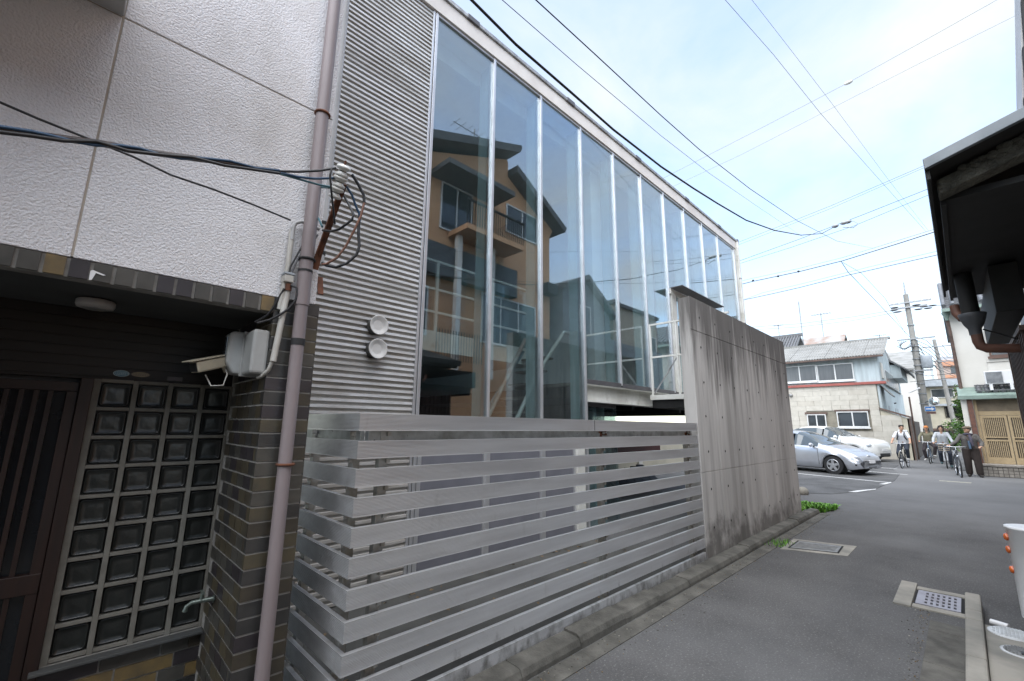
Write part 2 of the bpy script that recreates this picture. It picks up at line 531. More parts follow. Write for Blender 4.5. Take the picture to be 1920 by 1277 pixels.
mirror_m = mat('mirror_silver', (.80, .82, .84), .04, metal=1.0, var=.01)
leaf_mats = [mat('leaf_'+n, c, .55, var=.2, scale=3) for n, c in (('light', (.11, .22, .03)), ('mid', (.065, .15, .02)), ('dark', (.03, .075, .014)))]
grass_m = [mat('weed_'+n, c, .6, var=.2, scale=8) for n, c in (('light', (.13, .30, .025)), ('mid', (.075, .20, .018)), ('dark', (.04, .11, .014)))]
bollard_white = mat('bollard_white', (.86, .87, .88), .4, col2=(.78, .79, .80), scale=5)
overlay(bollard_white, (.32, .33, .33), 9, lo=.62, hi=.72, amount=.5)
orange_refl = mat('orange_reflector', (.65, .13, .02), .25, var=.1, spec=.8)
bolt_grey = mat('bolt_grey', (.13, .13, .13), .6, var=.1)
iron_lid = mat('iron_lid', (.26, .26, .25), .6, metal=.4, col2=(.16, .16, .155), scale=12)
lid_pale = mat('pale_lid', (.55, .57, .58), .6, col2=(.42, .43, .43), scale=10)
grate_steel = mat('grate_steel', (.36, .35, .38), .5, metal=.4, col2=(.26, .24, .255), scale=4)
black_void = mat('dark_pit', (.006, .006, .006), .95, var=.1)
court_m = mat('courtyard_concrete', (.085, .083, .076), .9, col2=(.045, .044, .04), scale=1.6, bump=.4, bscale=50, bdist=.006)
litter_m = mat('dry_leaf', (.16, .11, .06), .8, var=.2)

# ------------------------------------------------------------ ground, road, kerbs
struct(MB().box(-400, 500, -400, 400, -.4, -.2).build('ground', asphalt_lot))
def poly_sheet(name, poly, z, m, th=.06):
    return MB().prism(poly, 'z', z-th, z).build(name, m)
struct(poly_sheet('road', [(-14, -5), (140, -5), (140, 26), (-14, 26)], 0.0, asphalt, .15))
struct(poly_sheet('parking_lot', [(13.0, 3.07), (13.5, 2.45), (14.2, 2.2), (15.5, 1.86), (18.5, 1.72), (21.6, 1.82), (24, 2.24), (31.9, 2.30), (31.9, 14), (12.2, 14)], .008, asphalt_lot, .007))
def lines(name, segs, w, z, m):
    b = MB()
    for (x0, y0), (x1, y1) in segs:
        d = Vector((x1-x0, y1-y0, 0)).normalized()
        n = Vector((-d.y, d.x, 0))*w/2
        b.add([(x0+n.x, y0+n.y, z), (x1+n.x, y1+n.y, z), (x1-n.x, y1-n.y, z), (x0-n.x, y0-n.y, z)], [(0, 1, 2, 3)])
    return b.build(name, m)
k = .36
def bay(px, py): return ((px+k*6.6, py+6.6), (px, py))
struct(lines('bay_marking', [bay(17.66, 1.75), bay(21.3, 1.60), bay(24.1, 2.1)], .12, .013, white_paint))
struct(MB().prism([(14.2, 2.25), (14.75, 2.14), (15.55, 1.84), (15.3, 1.84), (14.9, 1.96), (14.3, 2.1)], 'z', .009, .0125).build('worn_marking', white_paint))
struct(MB().prism([(17.0, 1.93), (17.9, 1.75), (17.7, 1.72), (17.0, 1.80)], 'z', .009, .0125).build('worn_marking', white_paint))
struct(lines('faded_marking', [((19.75, .75), (19.72, .04))], .34, .004, mat('old_cream_paint', (.36, .34, .27), .8, col2=(.14, .14, .135), scale=14, blend=(.3, .8))))

gut = struct(MB().box(-14, 10.33, 1.955, 2.095, -.05, .006).build('gutter', old_conc))
kerb = struct(MB().box(-14, 10.3, 2.27, 2.42, -.05, .052).build('kerb', old_conc))
x = -2.0
while x < 10.2:
    L = min(.6, 10.3-x)
    b = MB().prism([(2.108, -.03), (2.268, -.03), (2.268, .080), (2.155, .076), (2.128, .066), (2.112, .03)], 'x', x+.0015, x+L-.0015)
    o = b.build('kerb_stone', old_conc, kerb, bevel=.004)
    o.rotation_euler.x = random.uniform(-.004, .004); o.location.z = random.uniform(-.006, .006)
    x += .6
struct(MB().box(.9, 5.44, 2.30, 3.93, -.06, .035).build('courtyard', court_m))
# debris on the courtyard floor
b = MB()
for i in range(160):
    x, y = random.uniform(1.1, 5.3), random.uniform(2.5, 3.85)
    a = random.uniform(0, 6.28); r = random.uniform(.012, .035)
    b.add([(x+r*math.cos(a), y+r*math.sin(a), .037), (x-r*.5*math.sin(a), y+r*.5*math.cos(a), .047), (x-r*math.cos(a), y-r*math.sin(a), .037), (x+r*.5*math.sin(a), y-r*.5*math.cos(a), .037)], [(0, 1, 2, 3)])
tag(b.build('leaf_litter', litter_m), 'dry leaf scraps scattered on the courtyard behind the slat fence', 'leaf litter', kind='stuff')

b = MB()
for i in range(900):
    x = random.uniform(1.2, 11) if i % 3 else random.uniform(2, 6)
    y = 1.95-abs(random.gauss(0, .09)) if i % 2 else random.uniform(1.96, 2.10)
    if not i % 3: y = .41+abs(random.gauss(0, .05))
    r = random.uniform(.002, .0065)
    b.mi = random.choice((0, 0, 1, 2))
    b.ball((x, y, .008 if i % 2 == 0 and i % 3 else .002), r*1.3, r, r*.7, 5, 3)
tag(b.build('grit', [old_conc, pad_conc, litter_m], fix=False), 'loose grit and crumbs gathered along the gutter edges of the lane', 'grit', kind='stuff')
# right-hand kerb, apron, concrete pad
rk = struct(MB().box(-6, 5.97, .10, .165, -.06, .10).build('kerb', pad_conc))
for i, (a, c) in enumerate(((5.48, 6.02), (5.22, 5.476), (4.40, 5.214), (3.6, 4.394), (2.8, 3.594), (1.6, 2.794))):
    MB().box(a, c, .085, .185, -.05, .112).build('kerb_stone', pad_conc, rk, bevel=.014)
ap = struct(MB().box(-6, 5.29, .19, .392, -.05, .004).build('gutter', old_conc))
for a, c in ((5.06, 5.30), (4.36, 5.054), (3.75, 4.354), (3.1, 3.744), (2.4, 3.094)):
    MB().prism([(.192, -.02), (.40, -.02), (.40, .012), (.192, .007)], 'x', a, c).build('gutter_slab', old_conc, ap, bevel=.004)
struct(MB().box(-6, 5.33, -2.4, .081, -.06, .06).build('pavement', pad_conc))

def disc_lid(name, c, r, m, label, hole=False):
    t = thing(name, label, 'manhole cover', (c[0], c[1], .06))
    M = Matrix.Identity(3)
    MB().lathe([(r+.012, 0), (r+.012, .004), (r, .006)], c, 36).build('rim', lid_pale, t)
    b = MB().lathe([(r-.004, .001), (r-.004, .008), (r-.01, .009)], c, 36)
    b.build('plate', m, t)
    b = MB()
    for i in range(-6, 7):
        for j in range(-6, 7):
            x, y = i*r/6.2, j*r/6.2
            if x*x+y*y < (r*.88)**2 and not (hole and abs(x+r*.45) < .02 and abs(y) < .02):
                b.obox((c[0]+x, c[1]+y, c[2]+.011), r*.09, r*.09, .005, rotz(.78 if (i+j) % 2 else 0))
    tag(b.build('tread_stud', m, t), kind='stuff')
    if hole:
        MB().obox((c[0]-r*.45, c[1]+.0, c[2]+.013), .045, .022, .009).build('key_plate', black_plastic, t)
    return t
disc_lid('manhole_cover', (5.235, -.065, .06), .125, lid_pale, 'pale round cover set in the concrete pad close to the white bollard')
disc_lid('manhole_cover', (4.86, -.09, .06), .098, iron_lid, 'smaller darker round cover with a black keyhole in the concrete pad', True)
pp = MB().tube([(5.55, .045, .03), (5.50, -.05, .032)], .022, 10)
tag(pp.build('pipe_stub', sign_white), 'short white pipe lying on the ground against the kerb end', 'pipe')

# drain grate
t = thing('drain_grate', 'steel drain grate with rows of slots in a concrete frame by the kerb end', 'drain', (6.0, .35, 0))
M = Matrix(((.985, -.17, 0), (.17, .985, 0), (0, 0, 1)))
def G(u, v, z=0): return (5.62+u*.74 - (v)*.0 + .03*(1-v), .085+v*.555, z)
MB().box(5.56, 6.40, .535, .66, -.05, .016).build('frame_slab', pad_conc, t, bevel=.006)
MB().box(5.57, 5.67, .19, .531, -.05, .013).build('frame_slab', pad_conc, t, bevel=.005)
MB().box(6.20, 6.30, .19, .531, -.05, .013).build('frame_slab', pad_conc, t, bevel=.005)
MB().box(5.675, 6.195, .19, .53, -.1, .003).build('pit', black_void, t)
b = MB()
gx0, gx1, gy0, gy1 = 5.70, 6.17, .22, .515
xs = [gx0]; ys = [gy0]
for i in range(4): xs += [gx0+.05+i*.102, gx0+.05+i*.102+.062]
xs += [gx1]
for j in range(6): ys += [gy0+.028+j*.038, gy0+.028+j*.038+.018]
ys += [gy1]
for i in range(len(xs)-1):
    for j in range(len(ys)-1):
        if i % 2 == 1 and j % 2 == 1: continue
        b.box(xs[i], xs[i+1], ys[j], ys[j+1], -.004, .011)
b.build('grate_plate', grate_steel, t)

# rectangular utility lid in the road
t = thing('utility_cover', 'rectangular worn iron cover in a concrete frame in the asphalt near the concrete wall', 'manhole cover', (7.3, 1.55, 0))
q = [(7.62, 1.92), (7.80, 1.22), (7.12, 1.22), (6.86, 1.90)]
MB().prism(q, 'z', -.03, .005).build('frame', pad_conc, t)
q2 = [(7.52, 1.83), (7.62, 1.36), (7.20, 1.34), (7.02, 1.82)]
MB().prism([(7.545, 1.855), (7.65, 1.34), (7.18, 1.32), (6.99, 1.845)], 'z', -.01, .0065).build('rim_gap', black_void, t)
MB().prism(q2, 'z', -.02, .010).build('plate', iron_lid, t)
b = MB()
for i in range(5):
    f = .2+.14*i
    a = Vector((7.02+(7.52-7.02)*f, 1.80, .0125)); c = Vector((7.2+(7.62-7.2)*f, 1.38, .0125))
    b.bar(a, c, .012, .004)
tag(b.build('tread_rib', iron_lid, t), kind='stuff')

# weeds behind the end of the concrete wall
b = MB()
for i in range(2600):
    u = random.random(); v = random.random()
    x = 9.72+u*1.5; y = 2.02+v*(.95 - .35*u) + .16*math.sin(x*5)*.3
    if y < 2.29 and x < 10.32: y = 2.30+random.random()*.4
    h = random.uniform(.05, .16)*(1.15-.6*u)
    a = random.uniform(0, 6.28); w = random.uniform(.012, .028); lean = random.uniform(0, .07)
    ca, sa = math.cos(a), math.sin(a)
    b.mi = random.choice((0, 0, 1, 1, 2))
    b.add([(x-w*sa, y+w*ca, 0), (x+w*sa, y-w*ca, 0), (x+lean*ca+w*sa, y+lean*sa-w*ca, h*.75), (x+lean*1.9*ca, y+lean*1.9*sa, h), (x+lean*ca-w*sa, y+lean*sa+w*ca, h*.75)], [(0, 1, 2, 4), (4, 2, 3)])
tag(b.build('weed_patch', grass_m, fix=False), 'bright green weeds growing at the far end of the concrete wall', 'weeds', kind='stuff')
b = MB()
for i in range(160):
    x, y = random.gauss(7.15, .12), random.gauss(1.98, .06)
    h = random.uniform(.02, .06); a = random.uniform(0, 6.28); w = .006
    ca, sa = math.cos(a), math.sin(a)
    b.mi = random.choice((0, 1, 2))
    b.add([(x-w*sa, y+w*ca, 0), (x+w*sa, y-w*ca, 0), (x+.02*ca, y+.02*sa, h)], [(0, 1, 2)])
tag(b.build('weed_tuft', grass_m, fix=False), 'small tuft of weeds in the gutter beside the rectangular utility cover', 'weeds', kind='stuff')
st = MB().ball((12.895, 2.950, 0.060), .17, .13, .12, 9, 6)
tag(st.build('stone', pad_conc), 'lone pale stone by the parking lot edge behind the concrete wall', 'stone')

# ------------------------------------------------------------ stucco house on the left
house = thing('stucco_house', 'pale stucco house with a tiled entrance alcove and glass blocks at the left', 'house', (-.5, 3.0, 0))
b = MB().box(-4.5, .80, YH+.005, 8, 2.205, 8.2)
b.box(.80, .862, YH+.005, 8, 2.205, 8.2)
b.build('wall_core', joint_tan, house)
def panel(x0, x1, z0, z1, bev=.003):
    MB().box(x0, x1, YH, YH+.03, z0, z1).build('wall_panel', stucco, house, bevel=bev)
panel(-.092, .864, 2.20, 3.346); panel(-2.4, -.100, 2.20, 3.346)
panel(-.092, .864, 3.354, 5.6); panel(-2.4, -.100, 3.354, 5.6); panel(-2.4, .864, 5.612, 8.2)
MB().box(-4.5, -.095, 1.55, YH, 3.352, 3.50).build('balcony_slab', stucco_smooth, house, bevel=.004)
MB().box(-4.5, -.095, 1.55, 1.67, 3.50, 4.5).build('balcony_parapet', stucco, house)
# tiled band over the alcove
MB().box(-4.5, .664, YH+.008, YH+.07, 2.118, 2.199).build('band_mortar', mortar, house)
tile_me = [MB().box(-.0285, .0285, 0, .02, -.038, .038).mesh('tile', m) for m in tile_mats]
pat = [2, 5, 0, 4, 2, 2, 3, 2, 2, 1, 3, 2, 2, 5]
for i in range(34):
    x = .627-i*.0695
    k_ = [5, 2, 3, 2, 2, 3, 3, 2, 2, 2, 3, 5, 2, 2][i] if i < 14 else random.choice((2, 2, 0, 3, 1))
    put(tile_me[k_], 'tile', house, (x, YH-.002, 2.158))
MB().prism([(-.035, 2.158), (-.028, 2.162), (.012, 2.150), (.005, 2.146), (-.018, 2.152), (-.026, 2.12), (-.035, 2.118)], 'y', YH-.005, YH-.003).build('paint_drip', sign_white, house)
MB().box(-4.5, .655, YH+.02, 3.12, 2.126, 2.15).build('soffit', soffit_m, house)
# alcove back wall
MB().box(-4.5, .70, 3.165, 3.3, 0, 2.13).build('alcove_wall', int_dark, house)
tp = MB().box(-4.5, .67, 3.12, 3.16, 1.768, 2.126).build('transom_panel', wood_dark, house)
for i in range(7):
    MB().box(-4.5, .66, 3.112, 3.13, 1.785+i*.049, 1.785+i*.049+.042).build('board', wood_dark, tp)
# glass-block window
bx0, bz0, pw, ph = .066, .468, .1495, .1437
bp = MB().box(.052, .676, 3.115, 3.16, .455, 1.765).build('block_panel', block_edge, house)
b = MB()
for i in range(5):
    xx = bx0+i*pw; w = .011
    b.box(xx-w if i else .05, xx+w if i < 4 else .68, 3.085, 3.15, .452, 1.768)
for j in range(10):
    zz = bz0+j*ph; w = .0085
    for i in range(4):
        b.box(bx0+i*pw+.011, bx0+(i+1)*pw-.011, 3.088, 3.15, zz-w, zz+w)
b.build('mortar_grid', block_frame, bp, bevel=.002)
def block_mesh():
    b = MB()
    def rr(w, h, r, y, n=4):
        pts = []
        for cx, cz, a0 in ((w-r, h-r, 0), (-(w-r), h-r, 90), (-(w-r), -(h-r), 180), (w-r, -(h-r), 270)):
            for i in range(n+1):
                a = R(a0+90*i/n)
                pts.append((cx+r*math.cos(a), y, cz+r*math.sin(a)))
        return pts
    rings = [rr(.0625, .0615, .014, .028), rr(.0585, .0575, .013, .010), rr(.055, .054, .012, .003), rr(.0525, .0515, .012, .005), rr(.049, .048, .012, .0085), rr(.030, .029, .01, .0065)]
    n = len(rings[0]); vs = sum(rings, []); fs = []
    for i in range(len(rings)-1):
        for k in range(n):
            fs.append((i*n+k, i*n+(k+1) % n, (i+1)*n+(k+1) % n, (i+1)*n+k))
    fs.append(tuple(range((len(rings)-1)*n, len(rings)*n)))
    b.smooth = True
    b.add(vs, fs)
    me = b.mesh('glass_block', block_glass)
    bm = bmesh.new(); bm.from_mesh(me); bmesh.ops.recalc_face_normals(bm, faces=bm.faces)
    bm.to_mesh(me); bm.free()
    return me
bme = block_mesh()
for i in range(4):
    for j in range(9):
        put(bme, 'glass_block', bp, (bx0+(i+.5)*pw, 3.095, bz0+(j+.5)*ph), (0, random.choice((0, R(180))), 0))
# brick sill wall under the blocks
sw = MB().box(.02, .70, 3.078, 3.3, 0, .455).build('sill_wall', mortar, house)
MB().box(.02, .668, 3.02, 3.15, .440, .454).build('sill', soffit_m, house, bevel=.003)
st_me = [MB().box(-.1135, .1135, 0, .03, -.030, .030).mesh('brick', m) for m in tile_mats]
hd_me = [MB().box(-.054, .054, 0, .03, -.030, .030).mesh('brick', m) for m in tile_mats]
half_me = [MB().box(-.026, .026, 0, .03, -.030, .030).mesh('brick', m) for m in tile_mats]
for j in range(6):
    z = .402-j*.0695
    if j % 2 == 0:
        for x in (.14, .376): put(random.choice(st_me), 'brick', sw, (x, 3.07, z))
        put(random.choice(hd_me), 'brick', sw, (.553, 3.07, z)); put(random.choice(half_me), 'brick', sw, (.637, 3.07, z))
    else:
        put(random.choice(half_me), 'brick', sw, (.052, 3.07, z))
        for x in (.20, .436): put(random.choice(st_me), 'brick', sw, (x, 3.07, z))
        put(random.choice(hd_me), 'brick', sw, (.61, 3.07, z))
# pilaster of bricks
pl = MB().box(.664, .882, YH+.004, 3.14, 0, 2.196).build('pilaster', mortar, house)
rows = 31
for j in range(rows):
    z = 2.165-j*.0695
    ms = [0, 1, 2, 3, 4, 1, 2, 4, 0]
    if j % 2 == 0:
        put(st_me[random.choice(ms)], 'brick', pl, (.7735, YH, z))
    else:
        put(hd_me[random.choice(ms)], 'brick', pl, (.714, YH, z)); put(hd_me[random.choice(ms)], 'brick', pl, (.832, YH, z))
    # reveal facing the door: header bricks and a half
    y = YH+.004
    seq = ([.052] if j % 2 else []) + [.108]*6
    for w in seq:
        if y+w > 3.07: break
        put((half_me if w < .1 else hd_me)[random.choice(ms)], 'brick', pl, (.660, y+w/2+.001, z), (0, 0, R(-90)))
        y += w+.0085
# side of the pilaster towards the fence
MB().box(.883, .888, YH+.004, 3.1, 0, 2.19).build('pilaster_side', tile_mats[0], pl)
# sliding lattice door
door = MB().box(-4.5, .0, 3.125, 3.15, 0, 1.70).build('door', door_glass, house)
MB().box(.002, .050, 3.06, 3.16, 0, 1.768).build('door_jamb', wood_red, house, bevel=.003)
MB().box(-4.5, .0, 3.095, 3.14, 1.700, 1.745).build('rail', wood_red, door, bevel=.002)
MB().box(-4.5, .0, 3.085, 3.13, .776, .862).build('rail', wood_red, door, bevel=.003)
MB().box(-.04, .0, 3.09, 3.14, 0, 1.699).build('stile', wood_red, door, bevel=.002)
sl = MB().box(-.0085, .0085, -.012, .02, 0, .836).mesh('slat', wood_red)
sl2 = MB().box(-.0085, .0085, -.012, .02, 0, .77).mesh('slat', wood_red)
for i in range(30):
    x = -.095-i*.0475
    put(sl, 'slat', door, (x, 3.105, .863)); put(sl2, 'slat', door, (x, 3.105, .004))
# stickers on the transom board
def oval(name, c, rx, rz, m, ring, label):
    s_ = MB()
    n = 28
    s_.prism([(c[0]+rx*math.cos(2*math.pi*i/n), c[2]+rz*math.sin(2*math.pi*i/n)) for i in range(n)], 'y', c[1]-.001, c[1])
    o = s_.build(name, m, house); o['label'] = label
    b = MB()
    for f0, f1 in ((.88, .99),):
        vs = []; fs = []
        for i in range(n):
            t = 2*math.pi*i/n
            vs += [(c[0]+rx*f0*math.cos(t), c[1]-.0016, c[2]+rz*f0*math.sin(t)), (c[0]+rx*f1*math.cos(t), c[1]-.0016, c[2]+rz*f1*math.sin(t))]
            fs.append((2*i, 2*i+1, (2*i+3) % (2*n), (2*i+2) % (2*n)))
        b.add(vs, fs)
    for q in range(3):
        w = rx*(.55 if q != 1 else .75)
        for e in range(7):
            xx = c[0]-w+2*w*e/6.4
            b.box(xx, xx+w*.2, c[1]-.0016, c[1]-.0012, c[2]+rz*(.42-.42*q)-rz*.1, c[2]+rz*(.42-.42*q)+rz*.12)
    b.build('print', ring, o)
    return o
oval('sticker', (.149, 3.11, 1.805), .033, .017, mat('sticker_blue', (.06, .18, .26), .4, var=.1), mat('sticker_print', (.35, .45, .48), .4), 'oval blue sticker')
oval('sticker', (.228, 3.11, 1.806), .041, .014, mat('sticker_gold', (.22, .16, .08), .4, var=.1), mat('sticker_brown', (.08, .06, .04), .5), 'oval tan sticker')
st = MB().box(.345, .415, 3.109, 3.11, 1.783, 1.806).build('sticker', mat('sticker_dark', (.06, .045, .045), .4, col2=(.10, .08, .08), scale=60), house)
st['label'] = 'small dark rectangular sticker'

# ceiling light under the soffit
t = thing('ceiling_light', 'round white ceiling light under the alcove soffit', 'lamp', (.0, 2.83, 2.126))
MB().lathe([(.058, 0), (.058, .006)], (.0, 2.83, 2.118), 28).build('base', black_plastic, t)
MB().lathe([(.045, .0), (.066, .005), (.071, .016), (.071, .035), (.066, .040)], (.0, 2.83, 2.078), 32).build('shade', mat('lamp_plastic', (.42, .40, .38), .5, var=.05), t)
MB().lathe([(.044, .0), (.045, .003)], (.0, 2.83, 2.0765), 28).build('diffuser', mat('lamp_lens', (.28, .28, .27), .3, var=.1), t)

# meter box on the pilaster reveal
t = thing('meter_box', 'grey plastic meter cover with a dark window on the brick pilaster', 'meter', (.66, 2.62, 1.80))
def slab_round(prof, y0, y1, name, m, bev=.012):
    return MB().prism(prof, 'y', y0, y1).build(name, m, t, bevel=bev, bseg=3)
MB().box(.585, .662, 2.44, 2.60, 1.795, 2.022).build('back_case', grey_plastic, t, bevel=.016, bseg=3)
MB().prism([(.668, 1.795), (.55, 1.802), (.515, 1.86), (.515, 2.01), (.535, 2.024), (.668, 2.024)], 'y', 2.604, 2.70).build('front_case', grey_plastic, t, bevel=.014, bseg=3)
MB().box(.578, .664, 2.596, 2.608, 1.79, 2.027).build('flange', grey_plastic, t, bevel=.003)
MB().box(.511, .516, 2.625, 2.685, 1.89, 1.995).build('window', win_glass, t)

# security camera
t = thing('security_camera', 'beige bullet security camera with a sunshade beside the meter box', 'camera', (.50, 2.62, 1.80))
a = Vector((.50, 2.66, 1.86)); d = Vector((-.80, -.36, -.30)).normalized()
hd = d.cross(Vector((0, 0, 1))).normalized(); up_ = hd.cross(d)
Mx = Matrix((d, hd, up_)).transposed()
MB().obox(a+d*.06, .15, .062, .055, Mx).build('housing', beige_plastic, t, bevel=.008)
MB().obox(a+d*.068+up_*.034, .185, .074, .006, Mx).build('sunshade', beige_plastic, t, bevel=.002)
MB().obox(a+d*.1345, .004, .05, .044, Mx).build('lens_window', black_plastic, t, bevel=.001)
MB().tube([a-d*.01, a-d*.02-up_*.05, a+Vector((.10, .03, -.04))], .012, 8).build('arm', beige_plastic, t)
MB().tube([a-d*.012+up_*.01, a-d*.11+up_*.07], .004, 6).build('antenna_rod', white_plastic, t)
MB().tube([a-d*.02-up_*.02, a+Vector((.035, -.02, -.06)), a+Vector((.02, -.04, -.12)), a+Vector((-.03, -.03, -.125)), a+Vector((-.055, .0, -.07))], .0035, 6).build('cable', white_plastic, t)

# garden tap
t = thing('garden_tap', 'small brass tap projecting from the brick pilaster in front of the glass blocks', 'tap', (.66, 2.90, .62))
tm = mat('tap_brass', (.16, .19, .17), .4, metal=.6, var=.2)
MB().tube([(.655, 2.86, .655), (.605, 2.87, .655), (.565, 2.88, .652), (.545, 2.885, .638), (.540, 2.887, .615)], [.012, .011, .010, .010, .012], 10).build('spout', tm, t)
MB().lathe([(.018, 0), (.02, .006)], (.657, 2.86, .655), 12, roty(R(-90))).build('flange', tm, t)
MB().tube([(.603, 2.87, .66), (.603, 2.87, .692)], [.010, .007], 8).build('valve', tm, t)
MB().bar((.603, 2.845, .694), (.603, 2.895, .694), .012, .010).build('handle', tm, t)

# downpipes
t = thing('downpipe', 'tall mauve brown downpipe with clamps in front of the brick pilaster', 'drainpipe', (.77, 2.34, 0))
MB().tube([(.782, 2.37, 7.5), (.774, 2.37, 2.2)], .0345, 20).build('upper_pipe', pipe_m, t)
MB().tube([(.774, 2.37, 2.2), (.773, 2.37, .02)], .0315, 20).build('lower_pipe', pipe_m, t)
MB().tube([(.774, 2.37, 2.235), (.774, 2.37, 2.165)], .036, 20).build('socket', pipe_m, t)
for z, m in ((3.31, rust), (2.42, black_rubber), (1.355, rust)):
    b = MB().tube([(.776+.038*math.cos(q), 2.37+.038*math.sin(q), z) for q in [i*math.pi/10 for i in range(20)]], .007, 6, closed=True)
    b.bar((.79, 2.40, z), (.80, 2.44, z), .01, .016)
    b.build('clamp', m, t)
for z, h in ((2.36, .012), (1.985, .035)):
    MB().tube([(.774, 2.37, z), (.774, 2.37, z-h)], .0365 if z > 2.2 else .0335, 20).build('tape_band', black_rubber, t)
t = thing('grey_downpipe', 'slim light grey downpipe between the mauve pipe and the corrugated cladding', 'drainpipe', (.90, 2.48, 2.3))
MB().tube([(.872, 2.455, 7.5), (.868, 2.455, 2.44)], .027, 16).build('pipe', pipe_grey, t)
for z in (2.70, 2.52): MB().tube([(.869, 2.455, z), (.869, 2.455, z-.02)], .03, 16).build('band', black_rubber, t)

# ------------------------------------------------------------ aluminium slat fence
fence = thing('slat_fence', 'silver aluminium fence of wide fluted horizontal slats with a mitred corner', 'fence', (3.2, YC, 0))
def slat_profile(h=.095, t=.026, n=12):
    pts = [(0.0, 0.0)]
    m = .005
    g = (h-2*m)/n
    pr = [(t, h), (t, 0), (.0, 0)]
    out_ = [(0, 0), (t, 0), (t, h), (0, h)]
    z = h-m
    out_.append((0, z))
    for i in range(n):
        out_ += [(.0036, z-g*.16), (.0036, z-g*.44), (0, z-g*.60), (0, z-g)]
        z -= g
    return out_
prof = slat_profile()
def slat_mesh():
    pf = prof
    n = len(pf)
    # front run along x with mitre at the corner
    L0, L1 = 0.0, 4.318
    vs = [(L0+y, y, z) for y, z in pf]+[(L1, y, z) for y, z in pf]
    fs = [(i, (i+1) % n, n+(i+1) % n, n+i) for i in range(n)]+[tuple(range(n-1, -1, -1)), tuple(range(n, 2*n))]
    b = MB(); b.add(vs, fs)
    f = b.mesh('slat', alu)
    vs = [(y, y+.0015, z) for y, z in pf]+[(y, .80, z) for y, z in pf]
    b = MB(); b.add(vs, fs)
    r_ = b.mesh('slat', alu)
    for me in (f, r_):
        bm = bmesh.new(); bm.from_mesh(me); bmesh.ops.recalc_face_normals(bm, faces=bm.faces); bm.to_mesh(me); bm.free()
    return f, r_
sf, sr = slat_mesh()
for i in range(11):
    z = 1.518-i*.1467
    a = put(sf, 'slat', fence, (1.097, YC, z)); a.location.z += random.uniform(-.0015, .0015); a.rotation_euler.y = random.uniform(-.0006, .0006)
    put(sr, 'slat', fence, (1.097, YC, z))
    # small fixing studs behind each slat
MB().box(3.268, 3.2705, YC-.0015, YC+.02, 1.515, 1.6135).build('slat_joint', black_plastic, fence)
MB().box(1.18, 5.38, YC+.055, YC+.095, 1.455, 1.532).build('top_rail', alu_rail, fence, bevel=.003)
MB().box(1.155, 1.18, YC+.10, 3.2, 1.455, 1.532).build('top_rail', alu_rail, fence, bevel=.003)
pm_ = MB()
for (x, y) in ((1.165, YC+.18), (1.28, YC+.05), (3.44, YC+.05), (5.22, YC+.05), (1.165, 3.02)):
    along = y < 2.4
    b = MB()
    if along:
        b.box(x-.028, x+.028, y+.0, y+.045, 0, 1.60)
    else:
        b.box(x-.02, x+.025, y-.028, y+.028, 0, 1.60)
    b.build('post', bracket_m, fence, bevel=.003)
    for i in range(11):
        z = 1.518-i*.1467
        b = MB()
        if along:
            b.box(x-.045, x+.045, YC+.028, y-.001, z+.02, z+.075)
            b.obox((x+.02, YC+.040, z-.018), .022, .016, .022)
        else:
            b.box(1.126, x-.021, y-.045, y+.045, z+.02, z+.075)
            b.obox((1.135, y-.02, z-.018), .016, .022, .022)
        b.build('bracket', bracket_m, fence)
for (x, z, m) in ((3.47, 1.495, rust), (5.24, 1.495, rust)):
    b = MB()
    for i in range(9):
        b.obox((x+random.uniform(-.05, .05), YC+.05, z+random.uniform(-.025, .025)), random.uniform(.02, .045), .012, random.uniform(.01, .03))
    b.build('rusty_clip', m, fence)

# ------------------------------------------------------------ free-standing concrete wall
wall = thing('concrete_wall', 'tall stained bare concrete wall with tie holes beside the slat fence', 'wall', (7.6, 2.35, 0))
MB().box(5.452, 9.735, YC+.008, YC+.157, 0, 3.226).build('core', wall_conc, wall)
zs = [(0, 1.022), (1.028, 2.788), (2.794, 3.235)]
xs_ = [(5.445, 6.062), (6.069, 7.86), (7.867, 9.742)]
for x0, x1 in xs_:
    for z0, z1 in zs:
        MB().box(x0, x1, YC, YC+.02, z0, z1).build('pour_panel', wall_conc, wall, bevel=.003)
hole = MB().lathe([(.016, 0), (.012, -.002), (.007, -.004)], (0, 0, 0), 12, rotx(R(-90))).mesh('tie_hole', mat('tie_hole', (.035, .033, .03), .95))
for i in range(8):
    for z in (.38, .82, 1.26, 1.70, 2.14, 2.58, 2.98):
        x = 5.70+i*.545
        if random.random() < .86:
            put(hole, 'tie_hole', wall, (x+random.uniform(-.01, .01), YC-.0055, z+random.uniform(-.01, .01)))

# ------------------------------------------------------------ glass-fronted building
gb = thing('glass_building', 'modern building with a tall glass facade and corrugated metal end bay', 'building', (7.0, 7.0, 0))
MUL = [2.515, 3.487, 4.455, 5.465, 6.475, 7.480, 8.445, 9.450, 10.470, 11.485, 12.70]
ZT = 6.60
